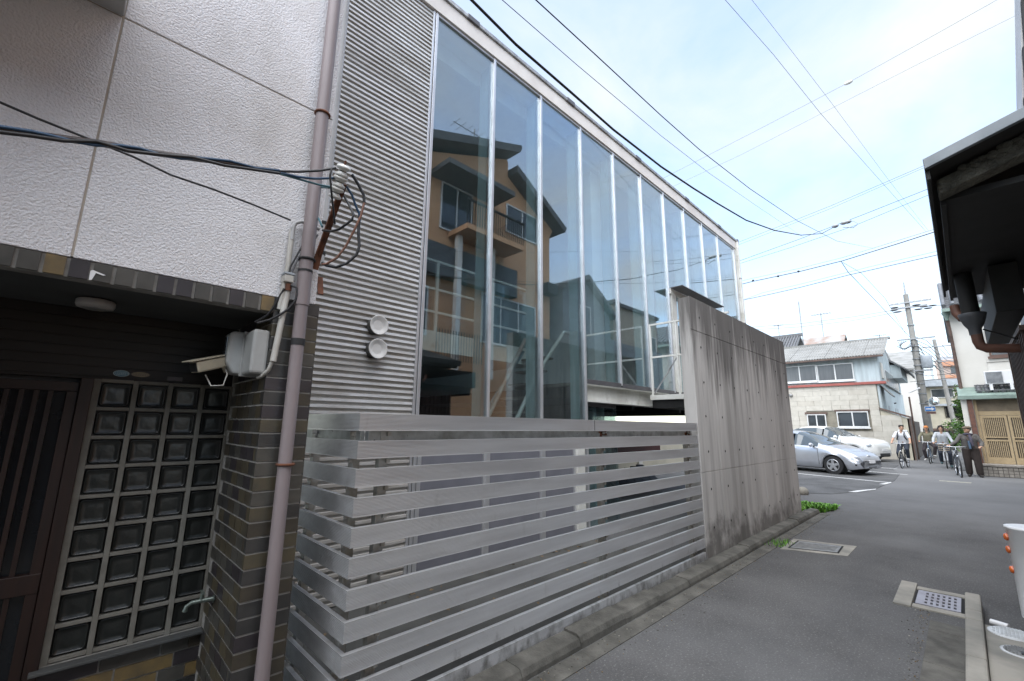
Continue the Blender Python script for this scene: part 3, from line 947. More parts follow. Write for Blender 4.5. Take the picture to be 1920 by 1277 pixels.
# corrugated cladding
pts = []
z = 0.04; pit_ = .0572
while z < 6.58:
    pts += [(YF-.016, z), (YF-.016, z+pit_*.42), (YF+.012, z+pit_*.52), (YF+.012, z+pit_*.86)]
    z += pit_
pts.append((YF-.016, z))
b = MB()
vs = []; fs = []
for y, z in pts: vs += [(1.02, y, z), (2.455, y, z)]
for i in range(len(pts)-1): fs.append((2*i, 2*i+1, 2*i+3, 2*i+2))
b.add(vs, fs)
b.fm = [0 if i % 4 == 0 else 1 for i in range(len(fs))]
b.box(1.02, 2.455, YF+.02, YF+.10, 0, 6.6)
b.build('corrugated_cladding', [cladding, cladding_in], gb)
MB().box(2.456, 2.484, YF-.03, YF+.06, 0, 6.62).build('corner_trim', mullion_m, gb, bevel=.002)
for x, z in ((1.98, 2.50), (1.985, 2.268)):
    c_ = MB()
    o = MB().tube([(x, YF-.078, z), (x, YF+.01, z)], .080, 20)
    v = o.build('vent_hood', bpy.data.materials.get('vent_body') or mat('vent_body', (.10, .10, .095), .6), gb)
    MB().lathe([(.080, -.004), (.094, .010), (.097, .020), (.091, .020), (.070, .006), (.04, -.008), (.001, -.014)], (x, YF-.10, z), 24, rotx(R(90))).build('cover', mat('vent_cover', (.62, .60, .57), .5, var=.05), v)
# frame, mullions, panes
for i, x in enumerate(MUL):
    z0 = 0.03 if i <= 3 else 2.24
    MB().box(x-.019, x+.019, YF-.032, YF+.085, z0, ZT).build('mullion', mullion_m, gb, bevel=.003)
    if i < len(MUL)-1:
        x0, x1 = x+.019, MUL[i+1]-.019
        zb = 1.56 if i < 3 else 2.275
        pn = MB().box(x0+.002, x1-.002, YF-.004, YF+.006, zb, ZT-.03).build('pane', pane_m, gb, loc=((x0+x1)/2, YF, (zb+ZT)/2))
        pn.rotation_euler = (random.uniform(-.0016, .0016), 0, random.uniform(-.004, .004))
        MB().box(x0, x1, YF-.026, YF+.06, ZT-.035, ZT).build('head_frame', mullion_m, gb, bevel=.002)
        MB().box(x0, x1, YF-.026, YF+.06, zb-.07, zb).build('sill_frame', mullion_dark if i > 2 else mullion_m, gb, bevel=.002)
        MB().box(MUL[i+1]-.010, MUL[i+1]+.004, YF+.086, YF+.27, zb, ZT-.05).build('glass_fin', fin_m, gb)
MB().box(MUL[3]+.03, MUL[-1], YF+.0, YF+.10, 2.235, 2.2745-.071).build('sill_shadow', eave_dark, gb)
# fascia, coping, right corner
MB().box(1.02, 12.95, YF-.05, YF+.20, ZT+.002, 6.835).build('fascia', fascia_m, gb, bevel=.003)
MB().box(1.0, 12.97, YF-.075, YF+.35, 6.837, 6.895).build('coping', galv, gb, bevel=.004)
for x in (3.05, 5.15, 7.35, 9.6, 11.6):
    MB().box(x-.10, x+.10, YF-.082, YF-.04, 6.83, 6.902).build('coping_clip', mullion_dark, gb, bevel=.003)
MB().box(12.90, 13.0, YF-.09, YF+.05, 6.80, 6.93).build('coping_cap', mullion_dark, gb, bevel=.006)
MB().box(12.726, 12.80, YF-.035, YF+.2, 0, ZT).build('corner_trim', steel_white, gb)
MB().box(12.803, 12.93, YF-.06, YF+7, 2.2, ZT).build('end_wall', steel_white, gb)
for z in (2.9, 4.4, 5.7): MB().tube([(12.87, YF-.066, z), (12.87, YF-.066, z+.03)], .05, 12).build('pipe_strap', galv, gb)
MB().tube([(12.875, YF-.07, 0.05), (12.875, YF-.07, 6.82)], .042, 14).build('rain_pipe', steel_white, gb)
# grey lower panels behind the fence
for x0, x1 in ((2.60, 3.44), (3.545, 4.43), (4.53, 5.14)):
    p = MB().box(x0, x1, YF+.0, YF+.02, .12, 1.50).build('lower_panel', panel_grey, gb)
    MB().box(x0-.05, x0-.002, YF-.02, YF+.04, .06, 1.54).build('stile', mullion_m, p, bevel=.002)
    MB().box(x1+.002, x1+.04, YF-.02, YF+.04, .06, 1.54).build('stile', mullion_m, p, bevel=.002)
MB().box(2.54, 5.2, YF-.06, YF+.2, 0, .06).build('plinth', court_m, gb)
MB().box(2.54, 5.44, YF+.1, YF+.12, 0, 1.49).build('panel_backing', int_dark, gb)
MB().box(5.185, 5.365, YF-.05, YF+.09, 0, 1.54).build('steel_post', steel_white, gb, bevel=.004)
# beam under the raised bays
b = MB().box(5.49, 8.2, YF+.09, YF+.10, 1.94, 2.20).box(5.49, 8.2, YF-.02, YF+.2, 2.19, 2.203).box(5.49, 8.2, YF-.02, YF+.2, 1.93, 1.943)
b.build('edge_beam', steel_white, gb)
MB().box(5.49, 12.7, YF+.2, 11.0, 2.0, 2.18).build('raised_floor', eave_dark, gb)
MB().box(5.5, 12.7, 8.9, 9.0, 1.55, 2.0).build('rear_beam', eave_dark, gb)
for x in (7.2, 9.1, 11.0): MB().box(x-.05, x+.05, YF+.2, 11.0, 1.86, 2.0).build('cross_beam', eave_dark, gb)
# lower glass box under the raised bay
MB().box(5.5, 6.52, 4.09, 4.15, 1.87, 1.935).build('lower_head_frame', mullion_dark, gb)
MB().box(5.5, 6.50, 4.11, 4.12, .05, 1.868).build('lower_pane', pane_m, gb)
MB().box(5.92, 5.99, 4.13, 4.3, .05, 1.868).build('glass_fin', fin_m, gb)
MB().box(6.20, 6.22, 4.13, 4.3, .05, 1.868).build('glass_fin', fin_m, gb)
MB().box(6.505, 6.53, 4.09, 6.5, .05, 1.868).build('lower_pane', pane_m, gb)
# canopy and door bay behind the concrete wall
MB().box(8.47, 10.74, 3.655, YF-.045, 4.415, 4.427).build('canopy', mullion_dark, gb)
MB().box(8.52, 8.72, YF-.046, YF+.0, 2.26, 4.35).build('door_panel', steel_white, gb)
MB().box(8.47, 10.7, YF-.05, YF-.0, 4.30, 4.41).build('door_head', steel_white, gb)
# balcony with white railing
bal = MB().box(7.40, 9.6, 2.46, YF-.04, 2.045, 2.13).build('balcony', steel_white, gb)
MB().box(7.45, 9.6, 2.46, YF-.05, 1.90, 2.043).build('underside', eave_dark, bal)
rl = MB().box(7.41, 7.445, 3.86, 3.89, 2.13, 3.43).box(7.41, 7.445, 3.36, 3.385, 2.13, 3.43)
rl.bar((7.427, 3.89, 3.43), (7.427, 2.47, 3.43), .035, .03).bar((7.427, 3.89, 2.82), (7.427, 2.47, 2.82), .03, .03)
rl.build('railing', steel_white, bal)
MB().bar((7.427, 3.85, 2.15), (7.427, 3.37, 2.80), .018, .018).build('railing_brace', galv, bal)
# interior
MB().box(1.05, 5.4, 10.9, 11.0, 0, 6.6).build('rear_wall', int_dark, gb)
MB().box(5.401, 12.7, 10.9, 11.0, 2.19, 6.6).build('rear_wall', int_dark, gb)
MB().box(1.05, 1.10, YF+.11, 10.9, 0, 6.6).build('side_wall', int_dark, gb)
MB().box(1.05, 12.9, YF+.2, 11.0, 6.62, 6.84).build('roof_slab', int_white, gb)
MB().box(1.1, 12.7, 4.30, 4.36, 6.38, 6.615).build('roof_beam', int_white, gb)
MB().box(1.1, 5.3, 4.3, 10.9, .02, .06).build('ground_floor', int_floor, gb)
MB().box(1.1, 6.3, 5.62, 10.9, 2.72, 2.97).build('mezzanine_floor', int_white, gb)
MB().box(1.1, 6.3, 5.50, 5.61, 2.66, 2.97).build('mezzanine_beam', steel_white, gb)
MB().box(6.3, 12.7, 4.25, 10.9, 2.19, 2.24).build('upper_floor', int_floor, gb)
MB().box(5.49, 6.3, 4.25, 5.5, 2.19, 2.24).build('upper_floor', int_floor, gb)
# mezzanine railing: posts, rails and glass
mr_ = MB()
for x in (2.6, 3.78, 4.95, 6.1): mr_.box(x-.025, x+.025, 5.52, 5.56, 2.97, 4.12)
for z in (4.11, 3.65, 3.28): mr_.box(1.2, 6.2, 5.525, 5.555, z-.018, z+.018)
mr_.build('mezzanine_railing', steel_white, gb)
MB().box(1.2, 6.2, 5.57, 5.58, 2.98, 4.08).build('railing_glass', rail_glass, gb)
for x, w in ((6.55, .16), (8.6, .10), (10.6, .10)):
    MB().box(x-w, x+w, 4.40, 4.55, 2.24, 6.38).build('column', int_white, gb)
MB().box(6.86, 6.9, 4.9, 10.8, 2.24, 6.38).build('partition', int_white, gb)
MB().tube([(4.43, 5.2, 1.40), (5.45, 5.2, 3.05), (5.75, 5.2, 3.05)], .035, 8).build('stair_rail', mat('stair_rail_rust', (.30, .19, .15), .6, col2=(.42, .44, .42), scale=5), gb)
MB().tube([(4.75, 4.9, 1.35), (5.45, 4.9, 2.45), (6.15, 4.9, 3.25), (6.5, 4.9, 3.25)], .035, 8).build('stair_rail', steel_white, gb)
MB().tube([(4.2, 5.3, 1.2), (5.5, 5.3, 2.85)], .03, 8).build('stair_rail', mat('stair_rail_blue', (.20, .27, .30), .5), gb)
b = MB()
for i in range(9):
    b.box(4.3+i*.17, 4.55+i*.17, 4.95, 5.5, .8+i*.24, .83+i*.24)
b.build('stair_tread', int_floor, gb)
# bench clutter silhouettes on the ground floor
MB().box(3.0, 4.6, 7.2, 7.9, .06, .92).build('workbench', mat('bench_wood', (.10, .065, .04), .7, var=.2), gb)
MB().tube([(2.4, 7.0, 2.3), (3.6, 7.0, 2.3), (3.65, 7.0, 2.1)], .05, 8).build('duct_pipe', mat('duct_copper', (.14, .09, .07), .5), gb)

# neighbouring beige wall seen through the open ground floor
t = thing('beige_wall', 'cream rendered wall seen through the slats beyond the open ground floor', 'wall', (13, 8.2, 0))
MB().box(9.0, 24.0, 8.2, 8.4, 0, 1.62).build('render', beige_wall, t)
for x in (11.1, 14.3): MB().box(x, x+.25, 8.12, 8.19, 0, 1.62).build('pier', white_wall, t)
sp = thing('maroon_sign', 'dark maroon sign board hanging in the open ground floor', 'sign', (11.6, 7.0, .8))
MB().box(10.9, 13.7, 7.0, 7.03, .72, 1.10).build('board', sign_red, sp)
t = thing('timber_stack', 'dark timber boards leaning in the open ground floor behind the fence', 'timber', (10.2, 6.0, 0))
for i in range(6):
    MB().bar((9.1+i*.32, 5.6, .05+i*.03), (10.2+i*.32, 6.7, .34+i*.03), .2, .04).build('board', eave_dark, t)

# ------------------------------------------------------------ houses across the lane (mirrored in the glass, the first one unseen)
tw = thing('unseen_shade_house', 'unseen low dark brown house across the lane, added to shade the tiled alcove', 'house', (-4, -3, 0))  # unseen house behind the camera, added and sized to darken the alcove
MB().box(-12, .4, -7, -1.05, 0, 4.4).build('wall', siding_brown, tw)
MB().prism([(-.75, 4.4), (-4, 6.0), (-7.4, 4.4), (-7.4, 4.25), (-4, 5.85), (-.75, 4.25)], 'x', -12.2, .55).build('roof', roof_dark, tw)
oh = thing('orange_house', 'orange rendered three storey house across the lane mirrored in the glass', 'house', (9.5, -5.5, 0))
C = -2.5
MB().prism([(3.4, 0), (12.55, 0), (12.55, 9.0), (12.75, 9.35), (10.36, 10.75), (10.36, 11.3), (10.30, 11.42), (5.0, 9.35), (3.4, 8.8)], 'y', -9.5, C-.3).build('gable_wall', orange_wall, oh)
MB().prism([(3.0, 8.85), (10.45, 11.55), (10.55, 11.75), (10.5, 11.86), (3.0, 9.15)], 'y', -9.8, C+.25).build('roof', roof_dark, oh)
MB().prism([(10.37, 10.72), (12.95, 9.18), (13.05, 9.40), (10.37, 11.0)], 'y', -9.8, C+.2).build('roof', roof_dark, oh)
def window(parent, x0, x1, z0, z1, y, m=None, n=2, face=1):
    """window in a wall facing +y (face=1) at plane y"""
    f = MB()
    d = .04
    f.box(x0-.05, x0, y-d, y+d, z0-.05, z1+.05).box(x1, x1+.05, y-d, y+d, z0-.05, z1+.05)
    f.box(x0, x1, y-d, y+d, z0-.05, z0).box(x0, x1, y-d, y+d, z1, z1+.05)
    for i in range(1, n):
        xx = x0+(x1-x0)*i/n
        f.box(xx-.025, xx+.025, y-d*.8, y+d*.8, z0, z1)
    w = f.build('window', m or win_frame, parent)
    MB().box(x0, x1, y-.012, y+.012, z0, z1).build('pane', win_glass, w)
    return w
window(oh, 10.3, 11.9, 8.55, 9.55, C-.29)
window(oh, 7.4, 8.6, 7.7, 9.2, C-.29)
MB().box(6.9, 9.7, C-.28, C+.75, 9.25, 9.42).build('awning', roof_dark, oh)
MB().box(7.7, 10.2, C-.28, C+.7, 7.45, 7.62).build('balcony_slab', orange_wall, oh)
b = MB()
for i in range(26): b.box(7.7+i*.1, 7.72+i*.1, C+.66, C+.68, 7.62, 8.4)
b.box(7.7, 10.25, C+.64, C+.70, 8.38, 8.44)
b.build('balcony_railing', eave_dark, oh)
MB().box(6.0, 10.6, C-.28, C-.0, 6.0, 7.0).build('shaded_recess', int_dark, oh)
for x in (7.9, 9.3): MB().box(x-.09, x+.09, C-.05, C+.12, 3.0, 7.45).build('veranda_post', fascia_m, oh)
window(oh, 9.2, 11.8, 4.3, 5.9, C-.29, n=3)
window(oh, 5.2, 7.0, 4.2, 5.6, C-.29)
b = MB()
for i in range(18): b.box(7.0+i*.1, 7.02+i*.1, C+.3, C+.32, 3.4, 4.3)
b.build('balcony_railing', eave_dark, oh)
MB().box(12.0, 12.6, C-.28, C+.1, 6.5, 6.9).build('gutter_box', eave_dark, oh)
t = thing('roof_antenna', 'thin television antenna on the orange house ridge mirrored in the glass', 'antenna', (9.3, -3.6, 11.2))
b = MB().tube([(9.3, -3.6, 11.0), (9.3, -3.6, 12.6)], .025, 6)
b.build('mast', pole_steel, t)
b = MB().tube([(8.3, -3.6, 12.4), (10.3, -3.6, 12.4)], .016, 5)
for i in range(7): b.tube([(8.4+i*.28, -3.9-.02*i, 12.4), (8.4+i*.28, -3.3+.02*i, 12.4)], .01, 4)
b.build('array', pole_steel, t)
gh = thing('slate_house', 'dark grey sided gabled house beyond the orange house mirrored in the glass', 'house', (14, -5, 0))
MB().prism([(13.0, 0), (16.2, 0), (16.2, 6.3), (14.4, 7.55), (13.0, 6.9)], 'y', -9, C).build('wall', slate_wall, gh)
MB().prism([(12.9, 6.85), (14.4, 7.58), (16.4, 6.2), (16.4, 6.4), (14.4, 7.78), (12.9, 7.05)], 'y', -9.2, C+.25).build('roof', roof_dark, gh)
window(gh, 14.1, 14.7, 5.3, 6.4, C+.01, n=1)
MB().box(12.7, 19.5, C+.01, C+.9, 0, 5.0).build('front_wing', slate_wall, gh)
th = thing('tile_clad_house', 'flat roofed house clad in pale square tiles mirrored in the glass', 'house', (19, -5, 0))
MB().box(16.5, 20.9, -9, C, 0, 7.0).build('wall', pale_tile, th)
b = MB()
for i in range(30): b.box(16.5, 20.9, C, C+.006, 3.0+i*.135, 3.0+i*.135+.012)
for i in range(20): b.box(16.6+i*.22, 16.615+i*.22, C, C+.006, 3.0, 7.0)
tag(b.build('tile_joint', block_joint, th), kind='stuff')
MB().box(16.4, 21.0, -9, C+.12, 7.0, 7.16).build('parapet', roof_dark, th)
window(th, 20.0, 20.7, 5.0, 6.0, C+.01, n=1)

# ------------------------------------------------------------ dark eaves of the near house on the right
nh = thing('dark_eaved_house', 'old dark timber house whose low eaves overhang the lane at the right edge', 'house', (4.6, -1.2, 0))
def slopez(y): return 3.0 - (y+.04)*.295
MB().prism([(-.035, 2.955), (-.035, 3.015), (-2.2, slopez(-2.2)+.015), (-2.2, slopez(-2.2)-.04)], 'x', 3.12, 3.15).build('verge_flashing', eave_flash, nh, bevel=.003)
MB().prism([(-.04, 2.965), (-.04, 3.02), (-2.2, slopez(-2.2)+.02), (-2.2, slopez(-2.2)-.03)], 'x', 3.152, 6.25).build('roof_sheet', eave_dark, nh)
MB().box(3.15, 6.22, -.055, -.036, 2.90, 3.012).build('fascia_board', eave_dark, nh, bevel=.004)
MB().prism([(-.075, 2.86), (-.075, 2.95), (-2.2, slopez(-2.2)-.06), (-2.2, slopez(-2.2)-.13)], 'x', 3.30, 3.42).build('mortar_barge', rough_mortar, nh, bevel=.01)
b = MB()
for i in range(150):
    y = -.14-random.random()**.8*.9
    zc = slopez(y)-.075+random.uniform(-.03, .03)
    r = random.uniform(.006, .02)
    b.ball((3.298+random.uniform(-.006, .006), y, zc), r*.7, r*1.5, r, 6, 4)
tag(b.build('mortar_lumps', rough_mortar, nh), kind='stuff')
MB().box(3.43, 6.15, -2.2, -.10, 2.865, 2.90).build('soffit_boards', eave_dark, nh)
MB().box(3.43, 6.15, -.10, -.078, 2.84, 2.93).build('soffit_edge', eave_dark, nh)
MB().prism([(-.50, 2.3), (-.50, 2.86), (-.68, 2.86), (-.60, 2.3)], 'x', 3.6, 3.72).build('mortar_bracket', rough_mortar, nh, bevel=.01)
MB().box(5.0, 6.9, -.46, -.30, 2.46, 2.84).build('eave_box', eave_dark, nh, bevel=.005)
MB().box(3.2, 7.0, -2.2, -.62, 2.3, 2.87).build('upper_wall', eave_dark, nh)
sdg = MB().box(4.9, 6.2, -2.2, -.412, 0, 2.29).build('siding_wall', siding_brown, nh)
for i in range(12):
    MB().box(4.92+i*.107, 4.955+i*.107, -.412, -.395, 0, 2.285).build('batten', siding_brown, sdg)
MB().box(4.85, 6.26, -.42, -.385, 2.286, 2.32).build('cap_trim', brown_trim, nh)
MB().box(6.202, 6.24, -.43, -.39, 0, 2.285).build('corner_board', brown_trim, nh)
# roof tiles on the verge of the upper roof
for i in range(8):
    z0 = 3.7+i*.42
    e = -.655-(z0-3.8)*.125
    MB().prism([(e+.012, z0), (e-.03, z0+.44), (-1.6, z0+.44), (-1.6, z0)], 'x', 4.96-.012*(i % 2), 5.06).build('cladding_tile', black_rubber, nh, bevel=.01)
MB().prism([(-.635, 3.6), (-.60, 3.6), (-1.05, 7.1), (-1.09, 7.1)], 'x', 5.0, 5.5).build('verge_strip', pipe_grey, nh)
# rainwater hopper and rusty elbow
t = thing('rain_hopper', 'grey rainwater hopper with a rusty elbow pipe under the dark eaves', 'drainpipe', (5.2, -.2, 2.2))
MB().tube([(5.22, -.165, 2.86), (5.21, -.170, 2.48)], .056, 16).build('drop_pipe', eave_dark, t)
MB().lathe([(.038, -.125), (.040, -.075), (.060, -.04), (.078, .015), (.086, .05), (.082, .054)], (5.20, -.175, 2.455), 20).build('hopper', hopper_m, t)
MB().tube([(5.20, -.178, 2.345), (5.20, -.18, 2.275), (5.205, -.19, 2.235), (5.21, -.225, 2.212), (5.22, -.29, 2.205), (5.25, -.44, 2.195)], .036, 14).build('elbow_pipe', red_pipe, t)
MB().tube([(5.32, -.085, 2.62), (5.31, -.09, 2.55), (5.28, -.12, 2.49)], .034, 12).build('old_pipe_end', red_pipe, t)
MB().tube([(5.20, -.22, 2.37), (5.24, -.43, 2.25)], .007, 6).build('stay_wire', wire_m, t)

# white bollard with reflectors
t = thing('bollard', 'white steel bollard with orange reflectors and grey bolts at the right edge', 'bollard', (6.02, -.32, 0))
MB().lathe([(.165, 0), (.165, .715), (.172, .718), (.172, .735), (.150, .74)], (6.02, -.31, 0), 36).build('post', bollard_white, t)
for z, az in ((.64, 100), (.535, 97), (.37, 94), (.64, 215), (.50, 222), (.35, 212)):
    a = R(az); p = Vector((6.02+.165*math.cos(a), -.31+.165*math.sin(a), z))
    M = rotz(a) @ roty(R(90))
    if az < 150:
        MB().lathe([(.030, -.002), (.030, .010), (.024, .018), (.010, .022)], p, 16, M).build('reflector', orange_refl, t)
for z, az in ((.655, 164), (.545, 172), (.43, 178), (.25, 170)):
    a = R(az); p = Vector((6.02+.165*math.cos(a), -.31+.165*math.sin(a), z))
    MB().lathe([(.018, -.002), (.018, .006), (.010, .014)], p, 12, rotz(a) @ roty(R(90))).build('bolt', bolt_grey, t)

# ------------------------------------------------------------ blue-grey house at the end of the parking lot
bh = thing('blue_sided_house', 'two storey pale blue sided house with corrugated roof and red band above block wall', 'house', (33, 6, 0))
bw = MB().box(32.02, 32.3, 3.13, 14, 0, 4.1).build('block_wall', block_joint, bh)
# lower right lean-to part is cut lower: blocks only where the wall stands
blk = [MB().box(-.02, .06, -.43, .43, -.145, .145).mesh('concrete_block', m) for m in conc_block]
blk_h = [MB().box(-.02, .06, -.21, .21, -.145, .145).mesh('concrete_block', m) for m in conc_block]
for j in range(14):
    z = .148+j*.2955
    y = 3.15-.0 + (.44 if j % 2 else 0)
    ys_ = []
    if z < 2.3: y -= .88
    while y < 10.2:
        bad = False
        for (a, c, d, e) in ((3.55, 5.25, 1.6, 2.7), (5.55, 6.75, 1.6, 2.55)):
            if y+.43 > a and y-.43 < c and z+.14 > d and z-.14 < e: bad = True
        if z > 2.3 and y-.43 < 3.1: bad = True
        if not bad and y-.43 > 2.05:
            put(random.choice(blk), 'concrete_block', bw, (32.0, y, z))
        elif not bad or y < 10:
            for q in (-.22, .22):
                yy = y+q
                ok = yy-.21 > (2.05 if z < 2.3 else 3.1)
                for (a, c, d, e) in ((3.62, 5.18, 1.66, 2.62), (5.62, 6.68, 1.66, 2.48)):
                    if yy+.21 > a+.05 and yy-.21 < c-.05 and z+.12 > d and z-.12 < e: ok = False
                if ok: put(random.choice(blk_h), 'concrete_block', bw, (32.0, yy, z))
        y += .87
def window_x(parent, y0, y1, z0, z1, x, fm, n=2, sill=True, glass=None):
    f = MB()
    d = .06; w = .05
    f.box(x-d, x+d, y0-w, y0, z0-w, z1+w).box(x-d, x+d, y1, y1+w, z0-w, z1+w)
    f.box(x-d, x+d, y0, y1, z0-w, z0).box(x-d, x+d, y0, y1, z1, z1+w)
    for i in range(1, n):
        yy = y0+(y1-y0)*i/n
        f.box(x-d*.8, x+d*.8, yy-.03, yy+.03, z0, z1)
    o = f.build('window', fm, parent)
    for i in range(n):
        a, c = y0+(y1-y0)*i/n+.03, y0+(y1-y0)*(i+1)/n-.03
        MB().box(x-.02+.02*(i % 2), x-.01+.02*(i % 2), a, c, z0, z1).build('pane', glass or win_glass, o)
    if sill: MB().box(x-.12, x-.061, y0-.1, y1+.1, z0-.14, z0-.052).build('sill', fm, o)
    return o
curt = mat('curtained_glass', (.13, .135, .14), .12, col2=(.10, .105, .11), scale=1.2, stretch=(1, 6, .5), spec=.7)
window_x(bh, 3.72, 5.08, 1.76, 2.54, 31.96, win_frame)
window_x(bh, 5.72, 6.58, 1.76, 2.40, 31.96, win_frame)
for a in ((3.66, 5.14, 2.545+.05, 2.70), (5.66, 6.64, 2.455, 2.58)):
    MB().box(31.9, 31.99, a[0]-.08, a[1]+.08, a[2], a[3]).build('window_head', brown_trim, bh)
MB().box(31.86, 32.3, 2.70, 14, 4.105, 4.25).build('red_band', red_band, bh, bevel=.01)
MB().box(31.98, 44, 2.92, 14, 4.252, 5.72).build('upper_wall', blue_siding, bh)
MB().box(32.06, 32.30, 3.02, 3.125, 2.3, 4.10).build('corner_strip', blue_siding, bh)
window_x(bh, 4.10, 5.78, 4.46, 5.36, 31.93, win_frame, glass=curt)
window_x(bh, 5.90, 7.60, 4.50, 5.40, 31.93, win_frame, glass=curt)
window_x(bh, 7.75, 9.3, 4.50, 5.40, 31.93, win_frame, glass=curt)
# side wall down the lane with windows
MB().box(32.31, 46, 3.0, 3.1, 0, 4.25).build('side_wall', blue_siding, bh)
MB().box(32.8, 33.6, 2.86, 2.91, 4.5, 5.4).build('shutter', white_wall, bh)
sh = MB().box(34.4, 41.5, 2.86, 2.918, 4.25, 5.15).build('window', win_frame, bh)
for i in range(6): MB().box(34.45+i*1.18, 35.55+i*1.18, 2.845, 2.859, 4.3, 5.1).build('pane', curt, sh)
for x in (35, 38.5, 40): MB().box(x, x+.5, 2.98, 2.999, 2.5, 3.0).build('vent', trafo_m, bh)
# corrugated roof sloping to the front eave
def corr_roof(name, parent, x0, z0, x1, z1, y0, y1, pitch, amp, m, th=.03):
    n = int((y1-y0)/pitch)*4
    vs = []; fs = []
    d = Vector((x1-x0, 0, z1-z0)).normalized(); nr = Vector((-d.z, 0, d.x))
    for i in range(n+1):
        y = y0+(y1-y0)*i/n
        a = amp*math.sin(2*math.pi*i/4+.4)
        for (x, z) in ((x0, z0), (x1, z1)):
            vs.append((x+nr.x*a, y, z+nr.z*a))
        for (x, z) in ((x0, z0), (x1, z1)):
            vs.append((x+nr.x*(a-th), y, z+nr.z*(a-th)))
    for i in range(n):
        a = i*4; c = a+4
        fs += [(a, a+1, c+1, c), (a+2, c+2, c+3, a+3), (a, c, c+2, a+2), (a+1, a+3, c+3, c+1)]
    fs += [(0, 2, 3, 1), (n*4, n*4+1, n*4+3, n*4+2)]
    b = MB(); b.smooth = False
    b.add(vs, fs)
    return b.build(name, m, parent)
for k_ in range(9):
    y0 = 2.55+k_*.93
    o = corr_roof('roof_sheet', bh, 31.45, 5.72+.006*(k_ % 2), 35.2, 7.16+.006*(k_ % 2), y0, y0+.96, .13, .028, slate_roof_corr)
MB().prism([(35.2, 7.12), (35.2, 4.2), (44, 4.2), (44, 5.7)], 'y', 2.93, 12).build('roof_back', slate_roof_corr, bh)
MB().box(31.42, 31.50, 2.6, 12, 5.58, 5.68).build('eave_gutter', brown_trim, bh, bevel=.01)
MB().prism([(32.0, 5.72), (35.15, 6.95), (40, 5.72)], 'y', 2.925, 2.97).build('gable_end', blue_siding, bh)
MB().box(35.05, 35.35, 2.45, 12, 7.10, 7.24).build('ridge_cap', slate_roof_corr, bh)
corr_roof('awning_sheet', bh, 32.0, 3.0, 32.05, 3.05, 2.4, 2.5, .1, .01, eave_dark)
MB().prism([(2.55, 3.45), (2.55, 3.50), (3.0, 4.10), (3.0, 4.05)], 'x', 32.35, 33.9).build('side_awning', slate_roof_corr, bh)
b = MB()
for i in range(7): b.bar((32.4+i*.24, 2.56, 3.44), (32.4+i*.24, 2.98, 4.02), .05, .03)
b.build('awning_rib', eave_dark, bh)
# second volume with tiled eave further along the lane
MB().box(38.5, 43, 2.40, 3.0, 4.95, 5.85).build('bay', blue_siding, bh)
MB().prism([(2.0, 5.35), (2.0, 5.45), (2.95, 6.25), (2.95, 6.1)], 'x', 38.3, 43.2).build('bay_roof', tile_roof, bh)
MB().box(38.3, 43.2, 1.99, 2.06, 5.27, 5.36).build('bay_gutter', eave_dark, bh)
# lean-to coping sloping to the lane
MB().prism([(1.92, 2.20), (1.92, 2.30), (3.16, 2.80), (3.16, 2.70)], 'x', 31.9, 33.2).build('lean_to_coping', brown_trim, bh)
MB().prism([(2.06, 0), (2.06, 2.2), (3.128, 2.68), (3.128, 0)], 'x', 32.02, 33.0).build('lean_to_wall', beige_wall, bh)
MB().box(31.98, 33.2, 1.93, 1.998, 0, 2.2).build('gate_post', brown_trim, bh)
MB().box(33.0, 40, 2.0, 2.1, 0, 2.1).build('timber_wall', siding_brown, bh)
MB().box(31.9, 31.99, 2.12, 2.5, 1.50, 1.58).build('number_plate', sign_white, bh)
MB().lathe([(.10, 0), (.10, .12), (.03, .16)], (31.98, 7.35, 3.65), 14, roty(R(-90))).build('vent_cap', galv, bh)
MB().tube([(33.1, 1.9, 0), (33.1, 1.9, 3.4)], .04, 8).build('downpipe', brown_trim, bh)

# roofs behind
h2 = thing('tiled_roof_house', 'house with grey tiled roof and small dark gable vent behind the concrete wall end', 'house', (43, 10, 0))
MB().box(40.5, 48, 9.05, 16, 0, 7.2).build('wall', white_wall, h2)
MB().prism([(38.4, 6.8), (42.2, 9.25), (46, 6.8), (46, 6.6), (42.2, 9.05), (38.4, 6.6)], 'y', 8.55, 18).build('roof', tile_roof, h2)
MB().prism([(39.0, 6.7), (42.2, 9.0), (45.4, 6.7)], 'y', 8.95, 9.04).build('gable', white_wall, h2)
b = MB()
for i in range(46): b.bar((38.4, 8.7+i*.2, 6.86), (42.2, 8.7+i*.2, 9.31), .09, .06)
for j in range(10): b.bar((38.5+j*.38, 8.6, 6.91+j*.245), (38.5+j*.38, 17.9, 6.91+j*.245), .03, .03)
tag(b.build('tile_rows', tile_roof, h2), kind='stuff')
MB().prism([(41.4, 8.1), (42.2, 8.75), (43, 8.1)], 'y', 8.93, 8.949).build('gable_vent', eave_dark, h2)
MB().box(42.05, 42.35, 8.4, 18, 9.2, 9.42).build('ridge', tile_roof, h2)
h3 = thing('rusty_roof_house', 'house with a rust stained sheet metal roof and white gable behind the tiled roof', 'house', (50, 9, 0))
MB().box(47, 56, 6.45, 16, 0, 8.0).build('wall', white_wall, h3)
MB().prism([(45.5, 7.4), (50, 10.3), (54.5, 7.4), (54.5, 7.25), (50, 10.15), (45.5, 7.25)], 'y', 6.55, 16).build('roof', rust_roof, h3)
MB().prism([(46.5, 7.2), (50, 9.95), (53.5, 7.2)], 'y', 6.35, 6.44).build('gable', white_wall, h3)
MB().box(49.7, 50.3, 6.33, 6.349, 8.3, 9.2).build('gable_vent', trafo_m, h3)
